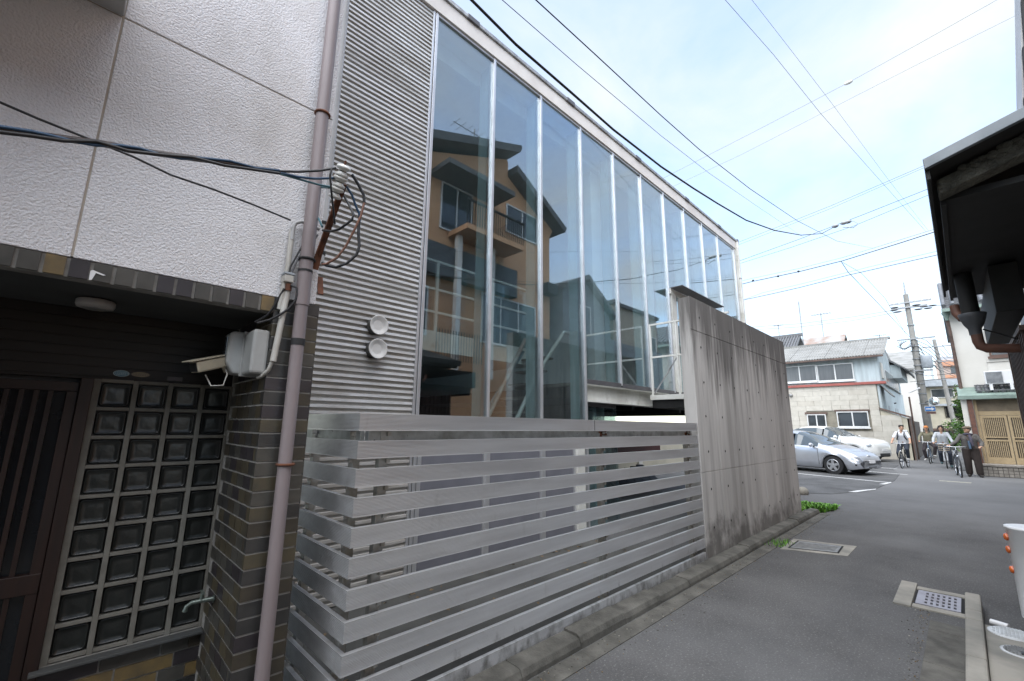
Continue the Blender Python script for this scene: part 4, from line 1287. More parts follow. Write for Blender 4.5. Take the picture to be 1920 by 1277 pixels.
def antenna(px, base, top, label, y2):
    t = thing('roof_antenna', label, 'antenna', base)
    bx, by, bz = base
    MB().tube([base, (bx, by, top)], .035, 6).build('mast', pole_steel, t)
    if y2:
        b = MB().tube([(bx, by-y2, top-.1), (bx, by+y2, top-.1)], .03, 5)
        for i in range(7):
            yy = by-y2+2*y2*i/6
            b.tube([(bx-.3, yy, top-.1), (bx+.3, yy, top-.1)], .02, 4)
        b.tube([(bx, by-y2*.4, top-.9), (bx, by+y2*.4, top-.9)], .02, 5)
        b.build('array', pole_steel, t)
antenna(0, (44, 8.75, 8.6), 12.6, 'tall bare antenna rod rising from the grey tiled roof', 0)
antenna(0, (50, 8.25, 10.1), 12.6, 'forked television antenna above the rust stained roof', .75)
antenna(0, (54, 12.9, 9.0), 12.9, 'thin antenna just above the top edge of the concrete wall', .45)
antenna(0, (48, 4.0, 6.5), 9.6, 'small antenna rising behind the corrugated roof ridge', .4)

# ------------------------------------------------------------ white house on the right with tan lattice doors
wh = thing('white_house', 'white rendered house with tan lattice sliding doors and a tiled step', 'house', (25, -2, 0))
MB().box(24.25, 33, -8, -.16, 2.9, 6.3).build('upper_wall', white_wall, wh)
MB().box(24.3, 33, -8, -.20, 0, 2.9).build('lower_wall', white_wall, wh)
MB().prism([(23.7, 6.22), (23.7, 6.34), (27, 8.0), (33, 8.0), (33, 6.2)], 'y', -8, -.02).build('roof', tile_roof, wh)
b = MB()
for i in range(24):
    y = -.08-i*.26
    b.tube([(23.66, y, 6.36), (27.0, y, 8.04)], .07, 6)
for j in range(14):
    b.bar((23.75+j*.25, -.03, 6.42+j*.1255), (23.75+j*.25, -6, 6.42+j*.1255), .05, .05)
tag(b.build('tile_rows', tile_roof, wh), kind='stuff')
MB().box(23.62, 23.72, -6, -.0, 6.12, 6.24).build('eave_gutter', green_copper, wh)
MB().lathe([(.05, -.3), (.06, -.22), (.13, -.02), (.13, .02)], (23.95, -.11, 6.12), 12).build('hopper', green_copper, wh)
MB().tube([(23.97, -.11, 6.0), (24.12, -.13, 5.4), (24.17, -.14, 3.0)], .055, 10).build('downpipe', brown_trim, wh)
w_ = window_x(wh, -2.2, -1.1, 4.35, 5.25, 24.2, win_bronze, n=1, glass=curt)
MB().box(24.15, 24.25, -3.5, -.95, 4.10, 4.20).build('ledge', white_wall, wh)
MB().box(24.19, 24.249, -3.5, -.96, 3.3, 4.10).build('wall_panel', white_wall, wh, bevel=.01)
# lower eave over the doors
MB().prism([(23.35, 2.74), (23.35, 2.80), (24.3, 3.22), (24.3, 3.12)], 'y', -5, -.02).build('porch_roof', green_copper, wh)
MB().box(23.33, 23.40, -5, -.0, 2.70, 2.83).build('porch_gutter', green_copper, wh)
b = MB()
for i in range(14): b.tube([(23.62, -.60-i*.2, 2.96), (24.25, -.60-i*.2, 3.24)], .06, 6)
for j in range(3): b.bar((23.66+j*.25, -.5, 3.02+j*.11), (23.66+j*.25, -3.3, 3.02+j*.11), .08, .05)
b.build('porch_tiles', tile_roof, wh)
MB().box(23.46, 23.58, -.36, -.22, .35, 2.70).build('porch_post', red_pipe, wh)
MB().box(23.50, 23.9, -.20, -.06, 0, 2.70).build('side_board', white_wall, wh)
MB().box(23.62, 23.72, -4.5, -.40, 2.12, 2.26).build('door_head', lattice_m, wh)
MB().box(23.66, 23.70, -4.5, -.42, 2.261, 2.68).build('transom', mat('transom_brown', (.20, .16, .11), .7), wh)
MB().box(23.60, 23.74, -.46, -.38, .40, 2.70).build('jamb', lattice_m, wh)
def lattice_door(y0, y1):
    f = MB()
    x0, x1 = 23.62, 23.68
    z0, z1 = .42, 2.11
    f.box(x0, x1, y0, y0+.07, z0, z1).box(x0, x1, y1-.07, y1, z0, z1)
    for a, c in ((z0, z0+.22), (1.20, 1.26), (1.32, 1.36), (z1-.08, z1)):
        f.box(x0, x1, y0+.07, y1-.07, a, c)
    d = f.build('lattice_door', lattice_m, wh)
    b = MB()
    y = y0+.1
    while y < y1-.09:
        b.box(x0+.01, x0+.03, y, y+.022, z0+.22, 1.20).box(x0+.01, x0+.03, y, y+.022, 1.36, z1-.08)
        y += .047
    tag(b.build('slats', lattice_m, d), kind='stuff')
    MB().box(x1-.012, x1-.004, y0+.07, y1-.07, z0, z1).build('backing', lattice_back, d)
lattice_door(-1.14, -.47); lattice_door(-1.86, -1.16); lattice_door(-2.58, -1.88)
# tiled step
stp = MB().box(23.02, 23.6, -5, -.17, 0, .40).build('step', mat('step_joint', (.10, .09, .08), .9), wh)
sm_ = MB().box(-.012, .01, -.052, .052, -.047, .047).mesh('step_tile', step_tile)
for i in range(24):
    for j in range(3):
        put(sm_, 'step_tile', stp, (23.02, -.24-i*.12, .062+j*.108))
MB().box(22.98, 23.62, -5, -.16, .345, .415).build('nosing', step_tile, stp, bevel=.008)
# air conditioner
t = thing('air_conditioner', 'white outdoor air conditioner unit on the porch roof of the white house', 'air conditioner', (23.8, -1.2, 3.1))
MB().box(23.62, 23.92, -1.55, -.80, 3.24, 3.72).build('case', sign_white, t, bevel=.015)
MB().box(23.605, 23.619, -1.24, -.83, 3.28, 3.68).build('grille_back', trafo_m, t)
b = MB()
for i in range(13): b.box(23.592, 23.604, -1.24, -.83, 3.285+i*.031, 3.296+i*.031)
b.build('grille', galv, t)
for y in (-1.42, -.92): MB().box(23.6, 23.9, y-.04, y+.04, 3.02, 3.238).build('foot', sign_white, t)

# ------------------------------------------------------------ far buildings at the end of the lane
fb = thing('beige_building', 'beige low building with a grey metal roof closing the far end of the lane', 'building', (56, 1, 0))
MB().box(55, 62, -3.5, 4.2, 0, 5.4).build('wall', beige_wall, fb)
MB().box(54.2, 62, -3.6, 3.0, 5.42, 6.0).build('roof', trafo_m, fb, bevel=.05)
MB().box(54.6, 55, -3.5, 3.4, 3.72, 3.9).build('ledge', trafo_m, fb)
window_x(fb, .2, 1.6, 4.5, 5.2, 54.97, win_frame, n=1, sill=False)
window_x(fb, -.9, .9, 2.75, 3.6, 54.97, eave_dark, n=1, sill=False, glass=black_void)
MB().box(54.95, 54.999, -3, 3.2, 0, 1.55).build('dark_shutter', int_dark, fb)
MB().box(54.5, 54.99, -3, 3.2, 1.56, 1.75).build('canopy', brown_trim, fb)
ap_ = thing('orange_apartments', 'distant orange banded apartment block above the end of the lane', 'building', (112, 1, 0))
MB().box(110, 122, -9, 2.1, 0, 14.1).build('wall', mat('apt_pale', (.46, .38, .33), .85, var=.05), ap_)
for i in range(5):
    z = 12.9-i*2.6
    MB().box(109.3, 109.99, -9, 1.2, z, z+1.0).build('balcony_band', mat('apt_orange', (.46, .24, .15), .85, var=.06) if i == 0 else bpy.data.materials['apt_orange'], ap_)
    for j in range(5):
        MB().box(109.95, 109.99, .2-j*2.0-1.4, .2-j*2.0, z-1.4, z-.15).build('window', win_glass, ap_)
MB().box(110.2, 121, -8.5, 1.6, 14.11, 14.7).build('roof_parapet', trafo_m, ap_)
pb = thing('pale_far_building', 'pale blue white tall building far behind the utility pole', 'building', (75, 4, 0))
MB().box(74, 84, 1.9, 6.5, 0, 10.5).build('wall', mat('far_white', (.60, .64, .66), .85, var=.05), pb)
MB().box(73.9, 84.1, 1.8, 6.6, 10.51, 10.8).build('parapet', trafo_m, pb)
for j in range(4): MB().box(73.94, 73.99, 2.5, 4.0, 1.6+j*2.3, 2.8+j*2.3).build('window', win_glass, pb)
wb_ = thing('white_gabled_house', 'white walled house with a pale roof between the blue house and the utility pole', 'house', (52, 4, 0))
MB().box(48, 56, 2.2, 8, 0, 6.6).build('wall', white_wall, wb_)
MB().prism([(47.5, 6.5), (51.5, 8.4), (56.5, 6.5), (56.5, 6.35), (51.5, 8.25), (47.5, 6.35)], 'y', 2.0, 8).build('roof', slate_roof_corr, wb_)
lamp = thing('lane_lamp', 'slim white fluorescent lane lamp fixed below the utility pole fittings', 'lamp', (35, 1.9, 3.9))
MB().bar((34.6, 1.95, 3.72), (34.6, 1.45, 3.98), .12, .08).build('housing', sign_white, lamp, bevel=.02)
MB().tube([(34.6, 1.5, 3.96), (35.6, 1.45, 3.9)], .02, 6).build('arm', pole_steel, lamp)

# ------------------------------------------------------------ poles
pole = thing('utility_pole', 'tall concrete utility pole with crossarms and a transformer at the lane mouth', 'utility pole', (36, 1.45, 0))
MB().tube([(36, 1.45, 0), (36, 1.45, 9.9)], [.19, .12], 16).build('shaft', pole_conc, pole)
MB().tube([(36, 1.45, 9.9), (36, 1.45, 10.7)], [.04, .02], 8).build('lightning_rod', pole_steel, pole)
for z, y0, y1, rot in ((9.35, .35, 2.3, 0), (9.05, .55, 2.2, 0), (7.05, .45, 2.2, 0), (5.1, .8, 1.7, 0)):
    MB().box(35.8, 35.88, y0, y1, z-.04, z+.04).build('crossarm', pole_steel, pole)
for y in (.45, .75, 1.05, 1.8, 2.05, 2.25):
    b = MB().tube([(35.84, y, 9.35), (35.84, y, 9.55)], .05, 8)
    b.build('insulator', porcelain, pole)
for z in (7.9, 6.6, 6.3, 5.8, 5.4, 4.9, 4.3, 3.7, 3.1):
    MB().tube([(36, 1.45, z), (36, 1.45, z+.05)], .17+.008*(9.9-z)*.4+.01, 12).build('band', pole_steel, pole)
MB().lathe([(.25, 0), (.27, .04), (.27, .68), (.25, .74), (.08, .78)], (36.0, 1.02, 5.25), 18).build('transformer', trafo_m, pole)
MB().box(35.9, 36.1, 1.1, 1.35, 5.4, 5.5).build('transformer_bracket', pole_steel, pole)
MB().tube([(36.15, 1.32, .0), (36.12, 1.32, 7)], .06, 8).build('cable_riser', pole_conc, pole)
b = MB()
for i in range(6):
    y0 = 1.4-.12*i
    b.tube([(35.7, 1.7+.09*i, 6.95), (35.4, 2.2-.05*i, 6.6-.05*i), (35.5, 1.9-.1*i, 6.35+.06*i), (35.9, 1.5, 6.9-.1*i)], .018, 5)
    b.tube([(36, 1.35, 7.2-.2*i), (36.6, .9-.04*i, 7.0-.32*i), (38, .5, 6.5-.28*i)], .018, 5)
b.build('cable_loops', wire_grey, pole)
t = thing('one_way_sign', 'blue one way sign with a white right arrow on the utility pole', 'sign', (35.7, 1.1, 2.6))
zc, yc = 2.79, 1.20
MB().box(35.30, 35.32, yc-.23, yc+.23, zc-.135, zc+.135).build('plate', sign_white, t, bevel=.005)
MB().box(35.285, 35.299, yc-.215, yc+.215, zc-.12, zc+.12).build('blue_field', sign_blue, t)
MB().prism([(yc+.18, zc-.035), (yc+.18, zc+.035), (yc-.06, zc+.035), (yc-.06, zc+.095), (yc-.19, zc), (yc-.06, zc-.095), (yc-.06, zc-.035)], 'x', 35.275, 35.284).build('arrow', sign_white, t)
sb = MB().box(35.30, 35.32, yc-.22, yc+.18, zc-.29, zc-.15).build('lower_plate', sign_plate, t)
b = MB()
for i in range(7): b.box(35.294, 35.299, yc+.14-i*.05-.03, yc+.14-i*.05, zc-.245, zc-.195)
b.build('plate_marks', mat('plate_mark', (.08, .03, .03), .6), sb)
MB().bar((35.34, yc+.1, zc-.03), (35.9, 1.38, zc-.03), .04, .03).build('bracket', pole_steel, t)
t = thing('convex_mirror', 'round convex traffic mirror above the blue one way sign', 'mirror', (35.4, 1.0, 3.3))
M = Vector((-1, .25, .10)).normalized().to_track_quat('Z', 'Y').to_matrix()
cp = Vector((35.2, .98, 3.22))
MB().lathe([(.23, -.02), (.24, .0), (.24, .02), (.225, .03)], cp, 28, M).build('rim', sign_white, t)
MB().lathe([(.225, .031), (.19, .045), (.13, .06), (.06, .07), (.005, .072)], cp, 28, M).build('mirror', mirror_m, t)
MB().bar((35.3, 1.1, 3.3), (35.9, 1.4, 3.2), .04, .04).build('bracket', pole_steel, t)
p2 = thing('utility_pole', 'slimmer leaning concrete pole further down the lane before the beige building', 'utility pole', (48, .55, 0))
MB().tube([(48, .35, 0), (48, .72, 8.7)], [.17, .11], 14).build('shaft', pole_conc, p2)
for z in (8.1, 6.9, 5.5): MB().box(47.85, 47.92, -.5, 1.9, z-.04, z+.04).build('crossarm', pole_steel, p2)
b = MB()
for i in range(6): b.tube([(47.9, .3+.15*i, 8.2-.3*i), (46.5, .0+.1*i, 7.2-.2*i), (44, -.5, 6.9-.35*i)], .02, 5)
b.build('cable_loops', wire_grey, p2)
# shrubs
def shrub(base, r, h, n, label, seed):
    rr = random.Random(seed)
    t = thing('shrub', label, 'shrub', base)
    b = MB(); bx, by, bz = base
    for i in range(4):
        b.tube([base, (bx+rr.uniform(-.1, .1), by+rr.uniform(-.1, .1), bz+h*.4), (bx+rr.uniform(-r, r)*.6, by+rr.uniform(-r, r)*.6, bz+h*.8)], [.04, .03, .01], 6)
    b.build('trunk', brown_trim, t)
    b = MB()
    cl_ = [(rr.uniform(-r, r)*.7, rr.uniform(-r, r)*.7, h*rr.uniform(.3, .95)) for _ in range(16)]
    for i in range(n):
        c = rr.choice(cl_)
        p = Vector((bx+c[0]+rr.gauss(0, r*.22), by+c[1]+rr.gauss(0, r*.22), bz+c[2]+rr.gauss(0, h*.09)))
        d = Vector((rr.uniform(-1, 1), rr.uniform(-1, 1), rr.uniform(-.6, .6))).normalized()*rr.uniform(.07, .14)
        w = d.cross(Vector((rr.uniform(-1, 1), rr.uniform(-1, 1), rr.uniform(-1, 1)))).normalized()*.035
        b.mi = rr.choice((0, 1, 1, 2))
        b.add([p-d, p+w, p+d, p-w], [(0, 1, 2, 3)])
    b.build('foliage', leaf_mats, t, fix=False)
shrub((46, .55, 0), .75, 2.1, 1600, 'dark green bush in front of the dark shutter at the lane end', 5)
shrub((35.5, -.35, 1.4), .55, 2.6, 1500, 'light green leafy creeper beside the corner of the white house', 8)

# ------------------------------------------------------------ cars
def lerp_tab(tab, x):
    for (x0, v0), (x1, v1) in zip(tab, tab[1:]):
        if x <= x1:
            t = (x-x0)/(x1-x0)
            t = t*t*(3-2*t)*.35+t*.65
            return v0+(v1-v0)*t
    return tab[-1][1]
car_glass = mat('car_glass', (.07, .085, .092), .05, var=.05, spec=.9)
tyre_m = mat('tyre', (.018, .018, .019), .8, var=.1)
rim_m = mat('alloy', (.52, .53, .55), .3, metal=.7, var=.05)
lamp_m = mat('headlamp', (.52, .56, .60), .08, var=.1, spec=.9)
trim_m = mat('car_trim', (.015, .015, .016), .5)
def make_car(name, label, paint, L, Wd, H, wb, fo, wr, hood, roof, belt, wid, loc, head, kind):
    """x forward: nose at fo, front axle at 0, rear axle at -wb"""
    t = thing(name, label, 'car', local=True)
    N = 64
    xs = [fo-L*i/N for i in range(N+1)]
    hw = Wd/2
    secs = []
    for x in xs:
        w = hw*lerp_tab(wid, -x)
        zb = belt_z = lerp_tab(belt, -x)
        zr = lerp_tab(roof, -x)
        zh = max(zr, zb+.012)
        lo = .20 if x < fo-.25 else .20+.06*((x-(fo-.25))/.25)
        arch = lo
        for ax in (0, -wb):
            d = wr+.055
            if abs(x-ax) < d: arch = max(arch, wr+math.sqrt(d*d-(x-ax)**2)*.98)
        cab = min(1, max(0, (zh-zb)/.42))
        rw = w*(.93-.25*cab)
        pts = [(w*.90, lo), (w*.975, lo+.10), (w*1.0, .50), (w*.985, zb-.16), (w*.955, zb-.035), (w*.925, zb),
               (rw+.012, zb+(zh-zb)*.86), (rw*.84, zh-.004), (rw*.45, zh+.012), (0, zh+.018)]
        pts = [(y, max(z, arch) if i < 4 else z) for i, (y, z) in enumerate(pts)]
        secs.append((x, pts, cab, arch))
    body, sg, ws, rw_ = MB(), MB(), MB(), MB()
    K = len(secs[0][1])
    for side in (1, -1):
        for i in range(N):
            (xa, pa, ca, aa), (xb, pb, cb, ab) = secs[i], secs[i+1]
            for k in range(K-1):
                q = [(xa, side*pa[k][0], pa[k][1]), (xb, side*pb[k][0], pb[k][1]), (xb, side*pb[k+1][0], pb[k+1][1]), (xa, side*pa[k+1][0], pa[k+1][1])]
                tgt = body
                slope = (pb[K-1][1]-pa[K-1][1])/(xa-xb)
                if k == 5 and min(ca, cb) > .34 and abs(xa+.3*wb) < wb*.98:
                    pil = abs((xa+xb)/2+wb*.52) < .05
                    tgt = trim_body if pil else sg
                if k >= 6 and slope > .22 and max(ca, cb) > .06 and xa < -.2: tgt = ws
                if k >= 6 and slope < -.22 and xa < -wb*.8 and max(ca, cb) > .3: tgt = rw_
                tgt.smooth = True
                tgt.add(q, [(0, 1, 2, 3)])
    def weld(b, nm, m):
        o = b.build(nm, m, t, fix=False)
        bm = bmesh.new(); bm.from_mesh(o.data)
        bmesh.ops.remove_doubles(bm, verts=bm.verts, dist=.0008)
        bmesh.ops.recalc_face_normals(bm, faces=bm.faces)
        bm.to_mesh(o.data); bm.free()
        return o
    # front and rear closures
    for (x, p, c, a), s_ in ((secs[0], 1), (secs[-1], -1)):
        ring = [(x, y, z) for y, z in p]+[(x, -y, z) for y, z in reversed(p[:-1])]
        body.add(ring, [tuple(range(len(ring)))])
    bo = weld(body, 'body', paint)
    weld(sg, 'side_window', car_glass); weld(ws, 'windscreen', car_glass)
    if rw_.v: weld(rw_, 'rear_window', car_glass)
    # underside and wheel wells
    MB().box(-wb-.6, .42, -hw*.80, hw*.80, .17, .42).build('underbody', trim_m, t)
    for ax in (0, -wb):
        for sd in (1, -1):
            w = MB().tube([(ax, sd*(hw-.20), wr), (ax, sd*(hw-.015), wr)], wr, 28)
            wo = w.build('wheel', tyre_m, t)
            MB().lathe([(wr+.05, 0), (wr+.05, .02)], (ax, sd*(hw-.26), wr), 24, rotx(R(90))).build('wheel_well', trim_m, t)
            M = rotx(R(-90*sd))
            MB().lathe([(wr*.66, -.01), (wr*.66, .006), (wr*.60, .01), (wr*.58, -.004)], (ax, sd*(hw-.014), wr), 28, M).build('rim', rim_m, wo)
            b = MB()
            for s_ in range(5):
                a = 2*math.pi*s_/5+.3
                b.bar((ax+wr*.08*math.cos(a), sd*(hw-.006), wr+wr*.08*math.sin(a)), (ax+wr*.60*math.cos(a), sd*(hw-.006), wr+wr*.60*math.sin(a)), .02, wr*.26, up=(math.cos(a+1.57), 0, math.sin(a+1.57)))
            b.lathe([(wr*.2, 0), (wr*.16, .012)], (ax, sd*(hw-.006), wr), 14, M)
            b.build('spoke', rim_m, wo)
            MB().lathe([(wr*.57, 0), (wr*.57, .002)], (ax, sd*(hw-.019), wr), 24, M).build('brake_shade', trim_m, wo)
    for sd in (1, -1):
        zb = lerp_tab(belt, .70)
        m_ = MB().ball((-.62, sd*(hw+.10), zb+.055), .07, .105, .075, 14, 10)
        m_.build('mirror', paint, t)
        MB().box(-.66, -.60, sd*hw*.90 if sd > 0 else -hw-.04, hw+.04 if sd > 0 else sd*hw*.90, zb-.01, zb+.02).build('mirror_stem', trim_m, t)
        if kind == 'liftback':
            wy = lambda x: hw*lerp_tab(wid, -x)
            hl = MB()
            a_ = []
            for x, dz0, dz1 in ((.26, .09, .02), (.36, .12, .015), (.46, .14, .0), (.55, .16, .02), (.63, .16, .06)):
                zt = lerp_tab(belt, -x)
                a_.append((x, sd*(wy(x)*.99+.006), zt-dz0, zt-dz1))
            vs = []
            for x, y, z0, z1 in a_: vs += [(x, y, z0), (x, y*.965, z1+.005), (x, y*.80, z1+.028)]
            fs = []
            for i in range(4): fs += [(3*i, 3*i+1, 3*i+4, 3*i+3), (3*i+1, 3*i+2, 3*i+5, 3*i+4)]
            hl.smooth = True
            hl.add(vs, fs).build('headlight', lamp_m, t)
            MB().ball((.655, sd*hw*.80, .37), .03, .05, .035, 10, 8).build('fog_lamp', trim_m, t)
        else:
            MB().ball((.60, sd*hw*.80, .74), .10, .12, .105, 16, 12).build('headlight', lamp_m, t)
            MB().ball((.22, sd*hw*.80, lerp_tab(belt, -.22)+.01), .20, .07, .03, 12, 8).build('marker_light', lamp_m, t)
        # door seam and handle
        x = -.52
        b = MB()
        for (xx, z0, z1) in ((-.46, .32, lerp_tab(belt, .46)-.03), (-wb*.55, .32, lerp_tab(belt, wb*.55)-.03)):
            b.bar((xx, sd*hw*lerp_tab(wid, -xx)*1.001, z0), (xx-.02, sd*hw*lerp_tab(wid, -xx)*.992, z1), .008, .008)
        b.build('door_seam', trim_m, t)
        MB().ball((-wb*.55+.16, sd*(hw*1.0), lerp_tab(belt, wb*.5)-.13), .09, .015, .018, 10, 6).build('door_handle', paint, t)
    if kind == 'liftback':
        MB().box(fo-.14, fo+.002, -.26, .26, .26, .32).build('lower_grille', trim_m, t, bevel=.02)
        MB().box(fo-.05, fo+.014, -.17, .17, .42, .52).build('number_plate', sign_white, t)
        MB().ball((fo-.10, 0, .66), .05, .10, .04, 10, 8).build('badge', rim_m, t)
    else:
        MB().box(fo-.32, fo+.006, -hw*.50, hw*.50, .22, .42).build('lower_grille', trim_m, t, bevel=.05)
        MB().box(fo-.05, fo+.02, -.17, .17, .48, .58).build('number_plate', sign_white, t)
        for sd in (1, -1): MB().ball((fo-.22, sd*hw*.74, .36), .12, .12, .10, 12, 8).build('fog_lamp', trim_m, t)
    t.location = loc
    t.rotation_euler.z = head
    return t
silver_paint = mat('silver_paint', (.50, .52, .56), .28, metal=.55, var=.02, clear=.6)
pearl_paint = mat('pearl_white_paint', (.70, .70, .68), .28, metal=.1, var=.02, clear=.6)
trim_body = MB()
hd_ang = math.atan2(-.94, -.34)
make_car('parked_car', 'silver liftback car parked nearest the concrete wall with alloy wheels', silver_paint, 4.33, 1.745, 1.49, 2.70, .80, .315,
         None,
         [(-.80, .47), (-.75, .62), (-.48, .765), (-.1, .90), (.30, 1.01), (.55, 1.12), (1.0, 1.35), (1.35, 1.46), (1.75, 1.49), (2.2, 1.47), (2.9, 1.34), (3.4, 1.18), (3.53, 1.0)],
         [(-.80, .44), (-.75, .58), (-.48, .715), (-.1, .84), (.35, .92), (1.0, .955), (2.0, 1.0), (3.0, 1.05), (3.53, .95)],
         [(-.80, .62), (-.77, .72), (-.64, .85), (-.40, .955), (0, .99), (1.2, 1.0), (2.6, .985), (3.3, .93), (3.53, .86)],
         (20.200, 3.120, 0.000), hd_ang, 'liftback')
make_car('parked_car', 'white rounded crossover car parked behind the silver liftback', pearl_paint, 4.13, 1.765, 1.57, 2.53, .84, .335,
         None,
         [(-.84, .62), (-.78, .84), (-.5, .97), (0, 1.05), (.40, 1.10), (.62, 1.18), (1.0, 1.40), (1.3, 1.52), (1.7, 1.57), (2.3, 1.54), (2.9, 1.42), (3.25, 1.2), (3.29, 1.0)],
         [(-.84, .58), (-.78, .78), (-.5, .90), (0, .98), (.45, 1.02), (1.0, 1.03), (2.0, 1.09), (3.0, 1.15), (3.29, .98)],
         [(-.84, .60), (-.80, .72), (-.65, .86), (-.40, .96), (0, 1.0), (1.2, .98), (2.5, 1.0), (3.1, .92), (3.29, .82)],
         (29.310, 3.760, 0.000), hd_ang, 'crossover').scale = (1.10, 1.10, 1.10)

# ------------------------------------------------------------ bicycles
chrome = mat('bike_chrome', (.55, .56, .58), .25, metal=.9, var=.05)
saddle_m = mat('saddle', (.03, .027, .025), .6)
def bicycle(label, loc, head, frame_m, basket=None, fender=None, steer=0.0, light=True):
    t = thing('bicycle', label, 'bicycle', local=True)
    r = .33
    def wheel(x, name, M=None, piv=None):
        o = MB()
        o.tube([(x+r*math.cos(2*math.pi*i/28), 0, r+r*math.sin(2*math.pi*i/28)) for i in range(28)], .020, 8, closed=True)
        w = o.build('wheel', tyre_m, t)
        b = MB().tube([(x+(r-.022)*math.cos(2*math.pi*i/28), 0, r+(r-.022)*math.sin(2*math.pi*i/28)) for i in range(28)], .011, 6, closed=True)
        b.build('rim', chrome, w)
        b = MB().tube([(x, -.035, r), (x, .035, r)], .02, 8)
        for i in range(14):
            a = 2*math.pi*i/14
            b.tube([(x+.018*math.cos(a), .02*(-1)**i, r+.018*math.sin(a)), (x+(r-.03)*math.cos(a+.3), 0, r+(r-.03)*math.sin(a+.3))], .0022, 3, cap=False)
        b.build('spokes', chrome, w)
        if fender:
            arc = [(x+(r+.03)*math.cos(R(a)), 0, r+(r+.03)*math.sin(R(a))) for a in (range(60, 200, 14) if x < .5 else range(20, 170, 14))]
            MB().tube(arc, [(.006, .024)]*len(arc), 6).build('mudguard', fender, w)
        return w
    wheel(0, 'rear_wheel')
    # front assembly turned about the steering axis
    BB = Vector((.44, 0, .28)); ST = Vector((.26, 0, .74)); HT = Vector((.86, 0, .86)); HB = Vector((.90, 0, .70))
    b = MB()
    b.tube([BB, ST], .016, 8).tube([BB, HB], .018, 8).tube([ST, HT], .015, 8)
    for s_ in (1, -1):
        b.tube([BB+Vector((0, .03*s_, 0)), (0, .055*s_, r)], .010, 6).tube([ST+Vector((0, .02*s_, -.03)), (0, .055*s_, r)], .009, 6)
    b.tube([HT+Vector((-.01, 0, .03)), HB+Vector((.01, 0, -.03))], .021, 10)
    b.build('frame', frame_m, t)
    MB().tube([ST, ST+Vector((-.05, 0, .15))], .013, 8).build('seat_post', chrome, t)
    MB().prism([(-.11, -.085), (.0, -.075), (.17, -.02), (.17, .02), (.0, .075), (-.11, .085)], 'z', .885, .935).build('saddle', saddle_m, t, bevel=.015).location = (.20, 0, 0)
    MB().lathe([(.09, -.004), (.09, .004)], BB+Vector((0, -.05, 0)), 20, rotx(R(90))).build('chainring', chrome, t)
    for s_ in (1, -1):
        b = MB().tube([BB+Vector((0, .06*s_, 0)), BB+Vector((.155*s_, .075*s_, -.06))], .010, 6)
        b.box(BB.x+.155*s_-.045, BB.x+.155*s_+.045, min(.08*s_, .17*s_), max(.08*s_, .17*s_), BB.z-.072, BB.z-.05)
        b.build('crank', trim_m, t)
    w = wheel(1.08, 'front_wheel')
    b = MB()
    for s_ in (1, -1): b.tube([HB+Vector((.01, .03*s_, -.03)), (1.02, .05*s_, .45), (1.08, .05*s_, r)], .011, 6)
    b.build('fork', frame_m, t)
    MB().tube([HT, HT+Vector((-.03, 0, .15))], .014, 8).build('stem', chrome, t)
    hb = [(.72, -.30, .99), (.80, -.27, 1.015), (.845, -.12, 1.01), (.84, 0, 1.0), (.845, .12, 1.01), (.80, .27, 1.015), (.72, .30, .99)]
    MB().tube(hb, .012, 8).build('handlebar', chrome, t)
    for s_ in (1, -1): MB().tube([(.72, .30*s_, .99), (.81, .27*s_, 1.015)], .017, 8).build('grip', saddle_m, t)
    if basket:
        b = MB()
        x0, x1, y0, y1, z0, z1 = .93, 1.20, -.18, .18, .74, .98
        for z in (z0, z0+.08, z0+.16, z1):
            e = .02*(1-(z-z0)/(z1-z0))
            b.tube([(x0, y0+e, z), (x1-e, y0+e, z), (x1-e, y1-e, z), (x0, y1-e, z)], .006, 5, closed=True)
        for i in range(9):
            y = y0+.02+(y1-y0-.04)*i/8
            b.tube([(x0, y, z1), (x0, y, z0), (x1-.02, y, z0), (x1, y, z1)], .004, 4)
        for i in range(1, 7):
            x = x0+(x1-x0)*i/7
            for y in (y0, y1): b.tube([(x, y*.9, z0), (x, y, z1)], .004, 4)
        b.build('basket', basket, t)
    if light: MB().ball((1.0, 0, .69), .045, .04, .04, 10, 8).build('front_light', chrome, t)
    t.location = loc; t.rotation_euler.z = head
    return t
bike_dark = mat('bike_dark', (.02, .024, .03), .35)
bike_blue = mat('bike_steel_blue', (.12, .17, .24), .35)
bike_white = mat('bike_white', (.70, .72, .73), .35)
cream_fender = mat('cream_mudguard', (.50, .46, .36), .45)

# ------------------------------------------------------------ people
def skin_tone(): return mat('skin', (.46, .27, .18), .55, var=.06)
skin_m = skin_tone()
hair_m = mat('dark_hair', (.018, .014, .012), .6, var=.2, scale=30)
def voxel(o, size, smooth=6):
    m = o.modifiers.new('fuse', 'REMESH'); m.mode = 'VOXEL'; m.voxel_size = size; m.use_smooth_shade = True
    s_ = o.modifiers.new('soft', 'SMOOTH'); s_.iterations = smooth; s_.factor = .5
    dg = bpy.context.evaluated_depsgraph_get()
    me = bpy.data.meshes.new_from_object(o.evaluated_get(dg))
    me.name = o.name
    mats = list(o.data.materials)
    o.modifiers.clear(); o.data = me
    me.materials.clear()
    for q in mats: me.materials.append(q)
    for p in me.polygons: p.use_smooth = True; p.material_index = 0
    return o
def limb(b, pts, rs, n=12):
    b.tube(pts, rs, n)
    for p, r_ in zip(pts, rs):
        rr = r_ if not isinstance(r_, tuple) else min(r_)
        b.ball(p, rr*.98, n=10, m=6)
